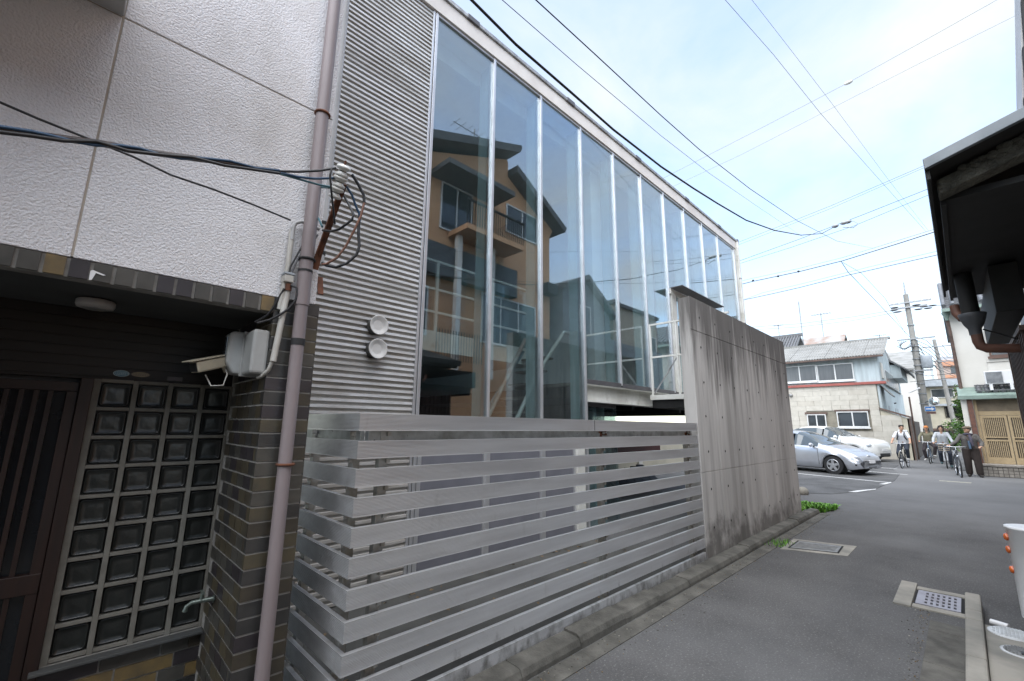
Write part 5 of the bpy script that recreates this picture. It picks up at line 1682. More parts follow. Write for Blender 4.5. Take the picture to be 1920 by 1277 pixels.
def hand(b, wrist, direction, palm_n, curl=.9):
    """palm with four unequal bent fingers and a thumb from its side"""
    w = Vector(wrist); d = Vector(direction).normalized(); nrm = Vector(palm_n).normalized()
    s_ = d.cross(nrm).normalized()
    M = Matrix((d, s_, nrm)).transposed()
    b.ball(w+d*.045, .052, .040, .017, 10, 8, M)
    for i, ln in enumerate((.066, .075, .070, .055)):
        base = w+d*.082+s_*(.030-.020*i)
        c1 = d*math.cos(curl*.5)+nrm*math.sin(curl*.5); c2 = d*math.cos(curl*1.4)+nrm*math.sin(curl*1.4)
        p1 = base+c1*ln*.5; p2 = p1+c2*ln*.5
        b.tube([base-d*.02, base, p1, p2], [.0095, .0092, .0085, .007], 7)
        b.ball(p2, .0072, n=7, m=5)
    tb = w+d*.03+s_*.036
    t1 = tb+(s_*.6+d*.6+nrm*.35).normalized()*.038; t2 = t1+(d*.8+nrm*.6).normalized()*.028
    b.tube([tb-s_*.012, tb, t1, t2], [.012, .012, .010, .008], 7)
def person(label, loc, head, J, shirt, trousers, shoes, hair='short', cap=None, extras=None, wide=False, look=0.0, sleeves=1.0, hair_mat=None, coat=False):
    """J: joint dict in local coordinates, x forward, y to the person's left"""
    t = thing('person', label, 'person', local=True)
    V = {k_: Vector(v) for k_, v in J.items()}
    b = MB()
    # head
    hc = V['head']; Mh = rotz(look) @ roty(J.get('nod', 0) if not isinstance(J.get('nod', 0), tuple) else 0)
    b.ball(hc, .095, .076, .112, 16, 12, Mh)
    b.ball(hc+Mh @ Vector((.022, 0, -.055)), .068, .058, .062, 12, 10, Mh)
    b.ball(hc+Mh @ Vector((.094, 0, -.022)), .020, .013, .024, 8, 6, Mh)
    b.ball(hc+Mh @ Vector((.076, 0, -.088)), .022, .024, .020, 8, 6, Mh)
    for s_ in (1, -1): b.ball(hc+Mh @ Vector((-.008, .077*s_, -.018)), .022, .012, .034, 8, 6, Mh)
    limb(b, [V['neck']-Vector((0, 0, .06)), V['neck'], hc-Vector((.012, 0, .06))], [.062, .052, .050])
    # trunk
    limb(b, [V['pelvis'], (V['pelvis']+V['chest'])/2-Vector((.015, 0, 0)), V['chest']-Vector((.03, 0, 0)), V['neck']-Vector((.01, 0, .05))], [.12, .10, .10, .055])
    for sd in ('L', 'R'):
        s_ = 1 if sd == 'L' else -1
        sh, el, wr_ = V['sh'+sd], V['el'+sd], V['wr'+sd]
        limb(b, [V['chest']+Vector((0, .07*s_, .05)), sh, (sh+el)/2, el, (el+wr_)/2, wr_], [.07, .056, .048, .040, .038, .027])
        hand(b, wr_, (V['ha'+sd]-wr_), J.get('pn'+sd, (0, 0, -1)))
        hp, kn, an, to = V['hp'+sd], V['kn'+sd], V['an'+sd], V['to'+sd]
        limb(b, [V['pelvis'], hp, (hp+kn)/2, kn, kn*.65+an*.35, an], [.11, .088, .072, .054, .052, .036])
        limb(b, [an, an*.5+to*.5-Vector((0, 0, .02)), to], [.036, .034, .026])
    body = voxel(b.build('body', skin_m, t), .011, 4)
    # eyes, brows, mouth
    for s_ in (1, -1):
        MB().ball(hc+Mh @ Vector((.085, .031*s_, .008)), .008, .013, .008, 8, 6, Mh).build('eye', black_plastic, t)
        MB().ball(hc+Mh @ Vector((.087, .032*s_, .032)), .006, .019, .005, 8, 6, Mh).build('eyebrow', hair_m, t)
    MB().ball(hc+Mh @ Vector((.085, 0, -.062)), .008, .022, .006, 8, 6, Mh).build('mouth', mat('lips', (.34, .14, .11), .5), t)
    # shirt
    b = MB()
    g = .010 if not coat else .016
    wx = .05 if not wide else .065
    for s_ in (1, -1):
        o_ = Vector((0, wx*s_, 0))
        low = V['pelvis'] + (V['chest']-V['pelvis'])*(-.08 if not coat else -.35)
        limb(b, [low+o_*1.5, (V['pelvis']+V['chest'])/2+o_*1.3, V['chest']+o_*1.3, V['neck']+Vector((-.01, 0, -.05))+o_*.6], [.108+g, .104+g, .108+g, .056+g*.5])
    for sd in ('L', 'R'):
        s_ = 1 if sd == 'L' else -1
        sh, el, wr_ = V['sh'+sd], V['el'+sd], V['wr'+sd]
        pts = [V['chest']+Vector((0, .08*s_, .06)), sh, (sh+el)/2, el]
        rs = [.072+g, .056+g, .050+g, .044+g]
        if sleeves > .9: pts += [(el+wr_)/2, el*.1+wr_*.9]; rs += [.043+g*.9, .034+g*.7]
        elif sleeves < .6: pts = pts[:3]+[sh*.25+el*.75]; rs = rs[:3]+[.056+g]
        limb(b, pts, rs)
    voxel(b.build('shirt' if not coat else 'jacket', shirt, t), .014, 5)
    # trousers
    b = MB()
    g2 = .016 if not wide else .042
    limb(b, [V['pelvis']+Vector((0, 0, .07)), V['pelvis']], [.125, .13])
    for sd in ('L', 'R'):
        hp, kn, an = V['hp'+sd], V['kn'+sd], V['an'+sd]
        limb(b, [V['pelvis'], hp, (hp+kn)/2, kn, kn*.5+an*.5, an*.92+kn*.08], [.115+g2*.4, .092+g2, .078+g2, .06+g2, .055+g2, .048+g2])
    voxel(b.build('trousers', trousers, t), .014, 5)
    for sd in ('L', 'R'):
        an, to = V['an'+sd], V['to'+sd]
        d = (to-an); d.z = 0; d.normalize()
        a0 = an-d*.05
        b = MB()
        limb(b, [a0+Vector((0, 0, -.03)), an+d*.05+Vector((0, 0, -.045)), Vector((to.x, to.y, to.z))+d*.02], [.050, .046, .038])
        voxel(b.build('shoe', shoes, t), .010, 3)
    # hair
    hm = hair_mat or hair_m
    b = MB()
    if hair == 'short':
        b.ball(hc+Mh @ Vector((-.022, 0, .025)), .098, .086, .098, 16, 10, Mh)
        for i in range(26):
            a = random.uniform(-1.9, 1.9)
            b.ball(hc+Mh @ Vector((.02-.06*abs(math.sin(a))*0+.055*math.cos(a), .07*math.sin(a), .075+random.uniform(-.02, .03))), .028, .022, .022, 6, 5)
    elif hair == 'shaggy':
        b.ball(hc+Mh @ Vector((-.02, 0, .03)), .105, .098, .098, 16, 10, Mh)
        for i in range(60):
            a = random.uniform(0, 6.28); z = random.uniform(-.075, .11)
            if math.cos(a) > .55 and z < .045: continue
            rr = .095*math.sqrt(max(.2, 1-(z/.14)**2))
            b.ball(hc+Mh @ Vector((-.015+rr*1.05*math.cos(a), rr*math.sin(a), z)), .026, .024, .034, 6, 5)
    elif hair == 'long':
        b.ball(hc+Mh @ Vector((-.025, 0, .0)), .092, .088, .10, 14, 10, Mh)
        for s_ in (1, -1):
            b.tube([hc+Mh @ Vector((.0, .080*s_, .0)), hc+Mh @ Vector((.02, .092*s_, -.09)), hc+Mh @ Vector((.03, .095*s_, -.20))], [.024, .028, .016], 8)
    voxel(b.build('hair', hm, t), .010, 2)
    if cap:
        kind, cm_ = cap
        b = MB()
        if kind == 'cap':
            b.ball(hc+Mh @ Vector((-.010, 0, .062)), .112, .096, .075, 18, 10, Mh)
            b.ball(hc+Mh @ Vector((.112, 0, .045)), .062, .074, .010, 14, 6, Mh)
        else:
            b.ball(hc+Mh @ Vector((-.012, 0, .070)), .128, .108, .055, 18, 10, Mh)
            b.ball(hc+Mh @ Vector((.105, 0, .050)), .050, .075, .014, 14, 6, Mh)
        voxel(b.build('cap', cm_, t), .009, 3)
    if extras: extras(t, V, hc, Mh)
    t.location = loc; t.rotation_euler.z = head
    return t
white_tee = mat('white_tshirt', (.62, .63, .66), .85, var=.05, bump=.4, bscale=14, bdist=.02)
khaki = mat('khaki_jacket', (.20, .185, .125), .85, var=.12, bump=.4, bscale=16, bdist=.02)
lt_grey = mat('pale_grey_sweater', (.46, .48, .50), .9, var=.05, bump=.4, bscale=14, bdist=.02)
tweed = mat('grey_tweed', (.105, .097, .09), .9, col2=(.075, .07, .066), scale=90, bump=.3, bscale=18, bdist=.02)
navy = mat('navy_trousers', (.022, .028, .042), .85, bump=.3, bscale=15, bdist=.02)
dk_brown = mat('dark_brown_trousers', (.030, .021, .018), .85, bump=.5, bscale=12, bdist=.03)
dk_plum = mat('dark_trousers', (.035, .027, .03), .85, bump=.3, bscale=15, bdist=.02)
shoe_white = mat('white_shoe', (.60, .59, .57), .6)
shoe_dark = mat('dark_shoe', (.03, .025, .022), .5)
shoe_teal = mat('teal_shoe', (.05, .10, .11), .6)
orange_cap = mat('orange_cap', (.60, .23, .07), .8)
flat_cap = mat('flat_cap_brown', (.15, .115, .08), .9, var=.15, scale=50)
scarf_m = mat('scarf_plum', (.085, .07, .09), .9, col2=(.05, .05, .075), scale=20)
denim = mat('denim_shirt', (.08, .13, .20), .85)
rider = dict(pelvis=(.20, 0, 1.00), chest=(.33, 0, 1.36), neck=(.36, 0, 1.50), head=(.41, 0, 1.66),
             shL=(.35, .175, 1.44), shR=(.35, -.175, 1.44), elL=(.50, .27, 1.20), elR=(.50, -.27, 1.20),
             wrL=(.68, .31, 1.04), wrR=(.68, -.31, 1.04), haL=(.78, .285, 1.04), haR=(.78, -.285, 1.04),
             hpL=(.24, .10, .95), hpR=(.24, -.10, .95), knL=(.66, .14, .66), knR=(.58, -.14, .78),
             anL=(.52, .13, .30), anR=(.28, -.13, .42), toL=(.68, .13, .235), toR=(.43, -.13, .355))
def upd(base, **kw):
    d = dict(base); d.update(kw); return d
PI = math.pi
def straps(t, V, hc, Mh):
    for s_ in (1, -1):
        b = MB()
        pts = [V['chest']+Vector((-.14, .10*s_, .02)), V['neck']+Vector((-.06, .105*s_, .005)), V['neck']+Vector((.03, .11*s_, -.03)), V['chest']+Vector((.165, .105*s_, .02)), V['chest']+Vector((.17, .115*s_, -.09)), V['chest']+Vector((.10, .165*s_, -.20)), V['chest']+Vector((-.10, .15*s_, -.22))]
        b.tube(pts, [(.022, .009)]*len(pts), 8).build('backpack_strap', black_rubber, t)
    MB().ball(V['chest']+Vector((-.23, 0, -.08)), .10, .15, .22, 14, 10).build('backpack', black_rubber, t)
h1 = PI-.10
person('rider in white t-shirt with black backpack straps nearest the parked cars', (25.950, 1.880, 0.000), h1,
       upd(rider, head=(.39, .035, 1.665), anR=(.36, -.13, .22), toR=(.50, -.13, .15), knR=(.62, -.15, .60), anL=(.44, .13, .40), toL=(.58, .13, .35), knL=(.66, .16, .76)), white_tee, navy, shoe_white, sleeves=.5, extras=straps, look=.35)
bicycle('bicycle with cream mudguards ridden by the person in the white t-shirt', (25.950, 1.880, 0.000), h1, bike_dark, None, cream_fender)
h2_ = PI-.02
person('rider in khaki jacket with an orange cap at the mouth of the lane', (30.500, 1.289, 0.000), h2_,
       upd(rider, elL=(.46, .29, 1.24), elR=(.46, -.29, 1.24), knL=(.64, .24, .78), anL=(.50, .16, .40), toL=(.64, .20, .36), anR=(.42, -.16, .22), toR=(.58, -.20, .16), knR=(.62, -.18, .62)), khaki, dk_plum, shoe_white, hair='long', cap=('cap', orange_cap))
bicycle('slim blue grey bicycle ridden by the person in the orange cap', (30.500, 1.289, 0.000), h2_, bike_blue)
h3_ = PI+.03
person('rider in pale grey sweater with shaggy dark hair on the white bicycle', (27.500, 0.712, 0.000), h3_,
       upd(rider, anR=(.42, -.14, .24), toR=(.58, -.14, .18), knR=(.64, -.14, .62), anL=(.50, .14, .13), toL=(.66, .16, .06), knL=(.60, .16, .58), elL=(.46, .26, 1.20), elR=(.46, -.28, 1.22)), lt_grey, navy, shoe_teal, hair='shaggy')
bicycle('white bicycle with a pale wire basket ridden by the person in the grey sweater', (27.500, 0.712, 0.000), h3_, bike_white, mat('wicker_basket', (.48, .40, .30), .7, var=.2, scale=30))
stand = dict(pelvis=(0, 0, .93), chest=(.03, .0, 1.28), neck=(.03, 0, 1.44), head=(.06, .0, 1.60),
             shL=(.02, .19, 1.39), shR=(.03, -.19, 1.39), elL=(.10, .30, 1.15), elR=(.16, -.32, 1.18),
             wrL=(.32, .26, 1.03), wrR=(.30, -.50, 1.05), haL=(.42, .20, 1.02), haR=(.36, -.58, 1.04),
             hpL=(.0, .10, .90), hpR=(.0, -.10, .90), knL=(.06, .125, .49), knR=(.0, -.115, .49),
             anL=(.08, .13, .09), anR=(-.05, -.12, .09), toL=(.24, .15, .04), toR=(.11, -.15, .04))
def coat_bits(t, V, hc, Mh):
    b = MB()
    n = V['neck']
    b.tube([n+Vector((.085*math.cos(q), .10*math.sin(q), -.01+.02*math.cos(q))) for q in [i*2*PI/14 for i in range(14)]], .036, 8, closed=True)
    b.tube([n+Vector((.09, .03, -.03)), n+Vector((.155, .05, -.14)), n+Vector((.18, .06, -.28)), n+Vector((.17, .07, -.40))], [.04, .045, .042, .030], 8)
    b.build('scarf', scarf_m, t)
    MB().tube([V['chest']+Vector((.125, -.01, -.06)), V['chest']+Vector((.135, 0, -.20)), V['chest']+Vector((.13, 0, -.33))], [(.03, .05), (.04, .07), (.03, .07)], 10).build('denim_shirt', denim, t)
    b = MB()
    b.tube([V['neck']+Vector((.0, -.12, .02)), V['chest']+Vector((.165, -.02, -.05)), V['chest']+Vector((.14, .17, -.32))], [(.016, .006)]*3, 6)
    b.build('bag_strap', brown_trim, t)
person('person in grey tweed jacket, flat cap and wide dark trousers walking a bicycle', (22.510, -0.081, 0.000), PI+.05, stand, tweed, dk_brown, shoe_dark, cap=('flat', flat_cap), extras=coat_bits, wide=True, coat=True, look=-.95)
bicycle('dark bicycle pushed by the person in the flat cap', (22.850, 0.360, 0.000), PI+.10, bike_dark, None, bike_dark)

# ------------------------------------------------------------ overhead wires
def wire(label, pts, r, m=None, name='overhead_wire', group=None, cat='wire'):
    o = MB().tube(pts, r, 6).build(name, m or wire_m)
    return tag(o, label, cat, group)
wire('thick black service cable sagging along the lane to a splice in mid air', [(1.217, 1.700, 4.011), (1.313, 1.702, 4.004), (1.691, 1.711, 3.974), (2.263, 1.724, 3.990), (2.879, 1.738, 4.002), (3.774, 1.758, 4.077), (4.578, 1.777, 4.190), (5.361, 1.794, 4.313), (6.535, 1.821, 4.519), (8.204, 1.859, 4.939), (10.589, 1.913, 5.654), (13.548, 1.981, 6.697), (17.000, 2.060, 8.154)], .0095)
wire('thin dark wire running down the lane just right of the thick cable', [(1.455, 1.400, 3.938), (1.545, 1.402, 3.949), (2.174, 1.413, 4.012), (3.130, 1.431, 4.105), (3.941, 1.446, 4.201), (5.571, 1.475, 4.475), (8.289, 1.525, 5.033), (12.932, 1.610, 6.173), (26.000, 1.850, 10.037)], .004)
wire('faint grey wire crossing between the thick cable and thin dark wire', [(1.349, 1.550, 3.975), (1.427, 1.558, 3.979), (2.237, 1.637, 4.143), (3.908, 1.800, 4.510), (5.667, 1.972, 4.947), (9.084, 2.305, 5.895), (20.000, 3.372, 8.971)], .0025, wire_grey)
wire('dark wire descending steeply from the top centre to the eaves cable', [(7.000, 2.042, 9.126), (7.277, 2.007, 9.120), (9.249, 1.759, 9.171), (11.795, 1.438, 9.058), (16.192, 0.883, 9.140), (23.000, 0.025, 9.303)], .0042, wire_grey)
wire('pale thin wire descending beside the darker steep wire', [(7.000, 1.657, 8.805), (7.377, 1.617, 8.885), (9.036, 1.440, 8.953), (11.534, 1.173, 9.029), (16.664, 0.625, 9.076), (23.000, -0.052, 9.300)], .003, wire_grey)
wire('slack span wire with a grey bead rising to the upper right', [(14.000, -2.125, 11.523), (14.000, -1.860, 11.471), (14.000, -0.555, 11.257), (14.000, 0.994, 11.022), (14.000, 3.328, 10.762), (14.000, 6.550, 10.441)], .004, wire_grey)
wire('lower of two parallel span wires rising to the roof tiles at upper right', [(14.600, -2.330, 11.277), (14.600, -2.094, 11.265), (14.600, -0.379, 11.082), (14.600, 1.756, 10.812), (14.600, 4.015, 10.521), (14.600, 6.861, 10.304)], .0035, wire_grey)
q = (14.020, 0.998, 11.037)
tag(MB().ball(q, .05, .11, .05, 10, 8).build('wire_bead', porcelain), 'grey bead insulator on the span wire in the open sky', 'insulator')
wire('uppermost of the span wires entering behind the dark eaves', [(20.000, -1.150, 10.881), (20.000, -0.155, 10.672), (20.000, 2.482, 10.194), (20.000, 3.964, 9.981), (20.000, 6.075, 9.703)], .006)
wire('second span wire just below the uppermost one', [(20.400, -1.160, 10.971), (20.400, -0.148, 10.775), (20.400, 2.544, 10.255), (20.400, 4.055, 10.032), (20.400, 6.207, 9.740)], .005)
wire('span wire holding the cable splice in front of the eaves', [(17.000, -0.872, 8.685), (17.000, -0.142, 8.549), (17.000, 1.445, 8.277), (17.000, 3.116, 8.014), (17.000, 5.303, 7.724)], .007)
wire('span wire below the cable splice', [(17.600, -0.881, 8.773), (17.600, -0.171, 8.608), (17.600, 1.699, 8.221), (17.600, 3.583, 8.002), (17.600, 5.459, 7.845)], .006)
wire('heavy sleeved span cable above the blue house roof', [(22.000, -1.168, 9.030), (22.000, -0.244, 8.879), (22.000, 0.754, 8.736), (22.000, 2.638, 8.501), (22.000, 4.183, 8.421), (22.000, 6.142, 8.411), (22.000, 6.910, 8.374)], .016)
wire('messenger wire along the top of the heavy sleeved cable', [(22.000, -1.184, 9.149), (22.000, -0.257, 8.981), (22.000, 0.738, 8.864), (22.000, 2.622, 8.639), (22.000, 4.168, 8.567), (22.000, 6.129, 8.567), (22.000, 6.897, 8.534)], .006)
wire('lowest span cable crossing above the blue house', [(23.000, -1.084, 8.342), (23.000, -0.238, 8.264), (23.000, 2.646, 8.127), (23.000, 4.449, 7.976), (23.000, 5.507, 7.921), (23.000, 7.166, 7.856)], .013)
wire('wavy wire tied to the lowest span cable', [(23.000, -1.103, 8.485), (23.000, -0.257, 8.412), (23.000, 1.722, 8.322), (23.000, 4.434, 8.127), (23.000, 6.003, 8.054), (23.000, 6.738, 7.908), (23.000, 7.162, 7.911)], .006)
for i, (x, y) in enumerate(((1412, 527), (1460, 517), (1500, 508), (1590, 485), (1650, 467), (1720, 445))):
    pass
b = MB()
for (x, y, z) in [(21.980, 6.087, 8.446), (21.980, 5.039, 8.402), (21.980, 4.238, 8.430)]: b.ball((x, y, z), .05, n=8, m=6)
tag(b.build('cable_clamps', wire_m), 'small dark clamps along the heavy sleeved span cable', 'cable clamp', kind='stuff')
b = MB()
for p_ in [(17.000, 2.103, 8.149), (17.000, 1.871, 8.184), (17.000, 1.759, 8.182)]: b.ball(p_, .07, .10, .06, 8, 6)
b.tube([(17.000, 1.830, 8.170), (17.000, 1.621, 8.172), (17.000, 1.514, 8.025), (17.000, 1.647, 7.941), (17.000, 1.914, 8.048)], .012, 6)
tag(b.build('cable_splice', pole_steel), 'bunched cable splice with a pale blue loop hanging on the span wire', 'cable splice')
wire('drop wire from the span cable to the utility pole, darker of the pair', [(22.000, 2.693, 8.492), (22.907, 2.619, 8.241), (27.403, 2.254, 7.889), (35.800, 1.571, 7.175)], .012)
wire('drop wire from the span cable to the utility pole, curved thinner one', [(22.000, 2.645, 8.432), (25.204, 2.399, 8.739), (30.042, 2.029, 8.469), (35.800, 1.587, 6.844)], .008, wire_grey)
wire('upper of two faint power lines reaching left from the utility pole top', [(35.800, 1.394, 9.003), (35.856, 4.161, 8.914), (35.917, 7.212, 8.944), (36.000, 11.318, 9.277)], .012, wire_grey, group='faint power lines left of the utility pole top')
wire('lower of two faint power lines reaching left from the utility pole top', [(35.900, 1.516, 8.874), (35.954, 4.200, 8.684), (36.017, 7.256, 8.733), (36.100, 11.368, 9.088)], .012, wire_grey, group='faint power lines left of the utility pole top')
b = MB()
for (x, y) in ((1677, 577), (1675, 582), (1683, 585), (1718, 572), (1735, 575), (1722, 580), (1748, 573), (1752, 578)): pass
ins = [(35.800, 2.057, 9.128), (35.800, 2.103, 8.963), (35.800, 1.941, 8.829), (35.800, 1.039, 9.105), (35.800, 0.700, 8.939), (35.800, 0.978, 8.823), (35.800, 0.347, 8.938), (35.800, 0.550, 8.810)]
for p_ in ins: b.ball(p_, .05, .20, .05, 8, 6)
tag(b.build('strain_insulators', wire_m), 'dark strain insulators strung on both sides of the pole top', 'insulator', kind='stuff')
wire('power line running right from the pole top behind the white house', [(35.800, 1.394, 9.003), (35.875, 0.651, 8.978), (36.000, -0.597, 8.862)], .014, wire_grey)
for i, (a, c) in enumerate((((1700,650),(1795,652)), ((1712,700),(1800,694)), ((1715,716),(1800,702)))): 
    pass
wire('upper cable crossing the lane from the pole to the white house', [(35.700, 1.894, 5.086), (35.012, 1.042, 4.671), (34.000, -0.211, 4.666)], .015)
wire('lower cable crossing the lane from the pole to the white house', [(35.700, 1.902, 4.438), (34.954, 0.960, 4.413), (34.000, -0.246, 4.459)], .012)
wire('cable from the pole towards the far leaning pole', [(35.900, 1.368, 6.896), (38.168, 1.101, 6.215), (41.045, 0.761, 5.718), (48.000, -0.059, 5.678)], .02, wire_grey)

# service cables on the stucco house
wire('twisted bundle of dark cables stretched across the stucco wall', [(-0.338, 1.920, 2.391), (-0.282, 1.932, 2.416), (-0.187, 1.952, 2.452), (-0.079, 1.974, 2.495), (0.076, 2.007, 2.547), (0.262, 2.045, 2.619), (0.403, 2.075, 2.665), (0.524, 2.100, 2.712)], .0115, mat('bundle_brown', (.035, .022, .02), .5, var=.3, scale=40), 'cable_bundle', cat='cable')
wire('blue strand twisted into the cable bundle over the stucco wall', [(-0.338, 1.910, 2.395), (-0.282, 1.922, 2.420), (-0.220, 1.935, 2.443), (-0.186, 1.942, 2.452), (-0.139, 1.952, 2.462), (-0.077, 1.965, 2.482), (-0.019, 1.977, 2.516), (0.033, 1.988, 2.536), (0.092, 2.000, 2.544), (0.157, 2.014, 2.566), (0.215, 2.026, 2.602), (0.317, 2.047, 2.646), (0.422, 2.069, 2.670), (0.521, 2.090, 2.712)], .006, wire_blue, 'cable_strand', cat='cable')
wire('black strand winding along the underside of the cable bundle', [(-0.335, 1.905, 2.379), (-0.278, 1.917, 2.401), (-0.217, 1.930, 2.427), (-0.150, 1.944, 2.451), (-0.079, 1.959, 2.493), (0.004, 1.976, 2.505), (0.092, 1.995, 2.542), (0.189, 2.015, 2.587), (0.300, 2.038, 2.613), (0.400, 2.060, 2.651), (0.522, 2.085, 2.696)], .0065, wire_m, 'cable_strand', cat='cable')
wire('thin black telephone cable sloping down across the stucco wall', [(-0.389, 2.100, 2.587), (-0.323, 2.116, 2.593), (-0.238, 2.137, 2.591), (-0.072, 2.178, 2.595), (0.023, 2.201, 2.597), (0.148, 2.232, 2.586), (0.308, 2.271, 2.601), (0.494, 2.317, 2.608), (0.670, 2.360, 2.609)], .0045, wire_m, 'telephone_cable', cat='cable')
wire('upper dark branch cable reaching the topmost porcelain insulator', [(0.515, 2.100, 2.711), (0.602, 2.082, 2.739), (0.692, 2.064, 2.778), (0.762, 2.050, 2.818)], .006, wire_m, 'branch_cable', cat='cable')
wire('blue branch cable ending at the middle porcelain insulator', [(0.516, 2.100, 2.706), (0.606, 2.089, 2.716), (0.677, 2.081, 2.735), (0.769, 2.070, 2.773)], .006, wire_blue, 'branch_cable', cat='cable')
wire('teal branch cable ending at the lowest porcelain insulator', [(0.521, 2.100, 2.702), (0.610, 2.096, 2.709), (0.709, 2.092, 2.719), (0.765, 2.090, 2.730)], .005, wire_teal, 'branch_cable', cat='cable')
t = thing('insulator_bracket', 'rusty steel arm with three white porcelain insulators by the downpipes', 'insulator', (0.843, 2.350, 2.456))
arm0, arm1 = Vector((0.829, 2.360, 2.461)), Vector((0.821, 2.080, 2.767))
MB().bar(Vector((0.824, 2.380, 2.382)), arm0, .035, .012).build('wall_plate', rust, t)
MB().bar(arm0, arm1, .030, .016).bar(arm0+Vector((.004, 0, .0)), arm1+Vector((.004, .012, .0)), .006, .036).build('arm', rust, t)
ax = (Vector((0.795, 2.020, 2.855))-Vector((0.794, 2.100, 2.701))).normalized()
Ma = ax.to_track_quat('Z', 'Y').to_matrix()
for (px, k_) in (((0.790, 2.030, 2.807), 1.0), ((0.791, 2.060, 2.761), .9), ((0.789, 2.090, 2.713), .8)):
    b = MB().lathe([(.018, -.034), (.030, -.030), (.032, -.020), (.020, -.010), (.018, .0), (.030, .006), (.036, .014), (.032, .022), (.018, .028)], px, 20, Ma)
    b.build('insulator', porcelain, t)
    MB().lathe([(.0195, -.010), (.0195, -.003)], px, 14, Ma).build('tie_wire', wire_m, t)
MB().tube([(0.793, 2.050, 2.781), (0.796, 2.020, 2.859)], .006, 8).build('bolt', rust, t)
wire('black taped jumper cable looping down from the top insulator', [(0.833, 2.020, 2.801), (0.873, 2.025, 2.763), (0.908, 2.029, 2.719), (0.914, 2.030, 2.680)], .0075, wire_m, 'jumper_cable', cat='cable')
wire('copper brown jumper cable continuing down to the wall conduit', [(0.914, 2.030, 2.680), (0.907, 2.040, 2.609), (0.889, 2.066, 2.529), (0.866, 2.099, 2.444), (0.842, 2.134, 2.386), (0.809, 2.180, 2.355), (0.795, 2.200, 2.357)], .006, wire_copper, 'jumper_cable', cat='cable')
wire('blue jumper cable hanging behind the taped one', [(0.828, 2.060, 2.747), (0.863, 2.067, 2.716), (0.889, 2.073, 2.669), (0.912, 2.078, 2.637), (0.922, 2.080, 2.599)], .006, wire_blue, 'jumper_cable', cat='cable')
wire('long black jumper cable forming the outer loop beside the corrugated cladding', [(0.923, 2.090, 2.645), (0.922, 2.091, 2.584), (0.924, 2.089, 2.525), (0.931, 2.083, 2.460), (0.922, 2.091, 2.412), (0.888, 2.120, 2.364), (0.849, 2.154, 2.342), (0.812, 2.185, 2.349), (0.795, 2.200, 2.365)], .0075, wire_m, 'jumper_cable', cat='cable')
wire('short black jumper cable crossing behind the steel arm', [(0.827, 2.080, 2.701), (0.842, 2.040, 2.641), (0.854, 2.008, 2.584), (0.852, 2.015, 2.557), (0.840, 2.047, 2.541), (0.823, 2.091, 2.521), (0.802, 2.146, 2.520), (0.781, 2.200, 2.537)], .006, wire_m, 'jumper_cable', cat='cable')
wire('dark jumper cable dropping straight beside the insulators', [(0.738, 2.040, 2.799), (0.730, 2.030, 2.751), (0.764, 2.074, 2.673), (0.793, 2.112, 2.619), (0.821, 2.150, 2.569)], .005, wire_m, 'jumper_cable', cat='cable')
wire('teal and black pigtail curling left of the insulators', [(0.755, 2.090, 2.723), (0.819, 2.415, 2.886), (0.869, 2.667, 2.985), (0.888, 2.766, 2.995), (0.879, 2.719, 2.910), (0.849, 2.568, 2.797), (0.803, 2.331, 2.650), (0.777, 2.200, 2.556)], .006, wire_teal, 'jumper_cable', cat='cable')
wire('grey conduit elbow bending out of the wall toward the steel arm', [(0.698, 2.400, 2.519), (0.697, 2.400, 2.586), (0.706, 2.397, 2.619), (0.735, 2.388, 2.636), (0.775, 2.375, 2.630), (0.823, 2.360, 2.610)], .012, pipe_grey, 'conduit_elbow', cat='conduit')
wire('black cable hanging from the conduit elbow down to the junction box', [(0.784, 2.370, 2.581), (0.805, 2.368, 2.562), (0.799, 2.368, 2.535), (0.768, 2.372, 2.517), (0.744, 2.375, 2.489), (0.724, 2.377, 2.429), (0.702, 2.379, 2.364), (0.696, 2.380, 2.318)], .005, wire_m, 'hanging_cable', cat='cable')
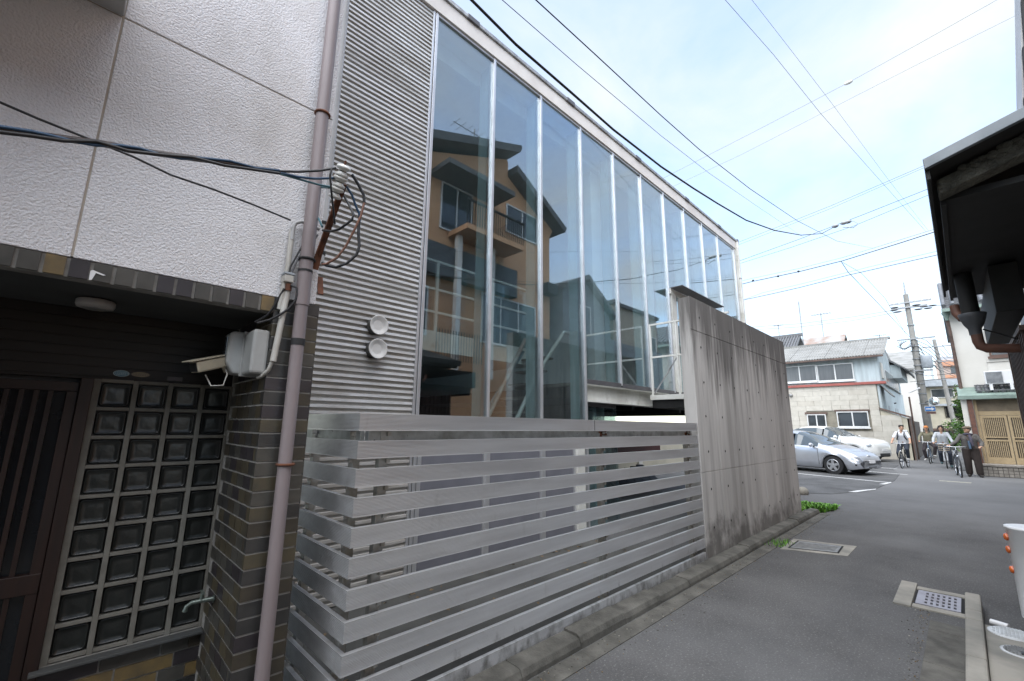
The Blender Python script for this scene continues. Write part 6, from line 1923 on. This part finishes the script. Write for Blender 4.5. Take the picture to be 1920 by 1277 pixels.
wire('grey cable hanging beside the black one to the junction box', [(0.815, 2.360, 2.575), (0.793, 2.364, 2.520), (0.761, 2.370, 2.474), (0.734, 2.375, 2.426), (0.719, 2.378, 2.368), (0.708, 2.380, 2.324)], .005, wire_grey, 'hanging_cable', cat='cable')
wire('black cable bowing out around the tiled band below the junction box', [(0.709, 2.370, 2.261), (0.735, 2.359, 2.250), (0.743, 2.356, 2.216), (0.733, 2.360, 2.174), (0.709, 2.370, 2.131), (0.678, 2.383, 2.099), (0.637, 2.400, 2.067), (0.588, 2.420, 2.045)], .006, wire_m, 'hanging_cable', cat='cable')
wire('second black cable from the band corner into the alcove', [(0.686, 2.390, 2.242), (0.669, 2.407, 2.187), (0.650, 2.425, 2.130), (0.633, 2.441, 2.095), (0.593, 2.480, 2.061)], .006, wire_m, 'hanging_cable', cat='cable')
t = thing('conduit', 'white conduit pipe with a junction box running down the stucco edge to the meter', 'conduit', (0.685, 2.400, 1.963))
MB().tube([(0.696, 2.405, 2.581), (0.696, 2.405, 2.369), (0.684, 2.405, 2.205), (0.682, 2.415, 2.134)], .0135, 12).build('upper_conduit', white_plastic, t)
MB().tube([(0.709, 2.400, 2.253), (0.700, 2.400, 2.164), (0.688, 2.405, 1.992), (0.677, 2.405, 1.859)], .0155, 12).build('lower_conduit', white_plastic, t)
MB().tube([(0.674, 2.410, 1.859), (0.666, 2.420, 1.818), (0.649, 2.450, 1.789), (0.643, 2.500, 1.782)], .0095, 10).build('flexible_tail', white_plastic, t)
jb = Vector((0.700, 2.390, 2.304))
MB().box(jb.x-.024, jb.x+.022, 2.37, 2.425, jb.z-.028, jb.z+.012).build('junction_box', white_plastic, t, bevel=.005)
MB().box(jb.x-.026, jb.x+.024, 2.368, 2.425, jb.z+.0125, jb.z+.026).build('box_lid', trafo_m, t, bevel=.003)
MB().tube([(0.704, 2.390, 2.270), (0.705, 2.390, 2.235)], .016, 10).build('rust_joint', rust, t)
t = thing('rust_flap', 'small rusty metal flap sticking out from the house edge over the cladding', 'bracket', (0.905, 2.500, 2.321))
MB().bar((0.899, 2.500, 2.384), (0.893, 2.450, 2.270), .03, .008).build('plate', rust, t)
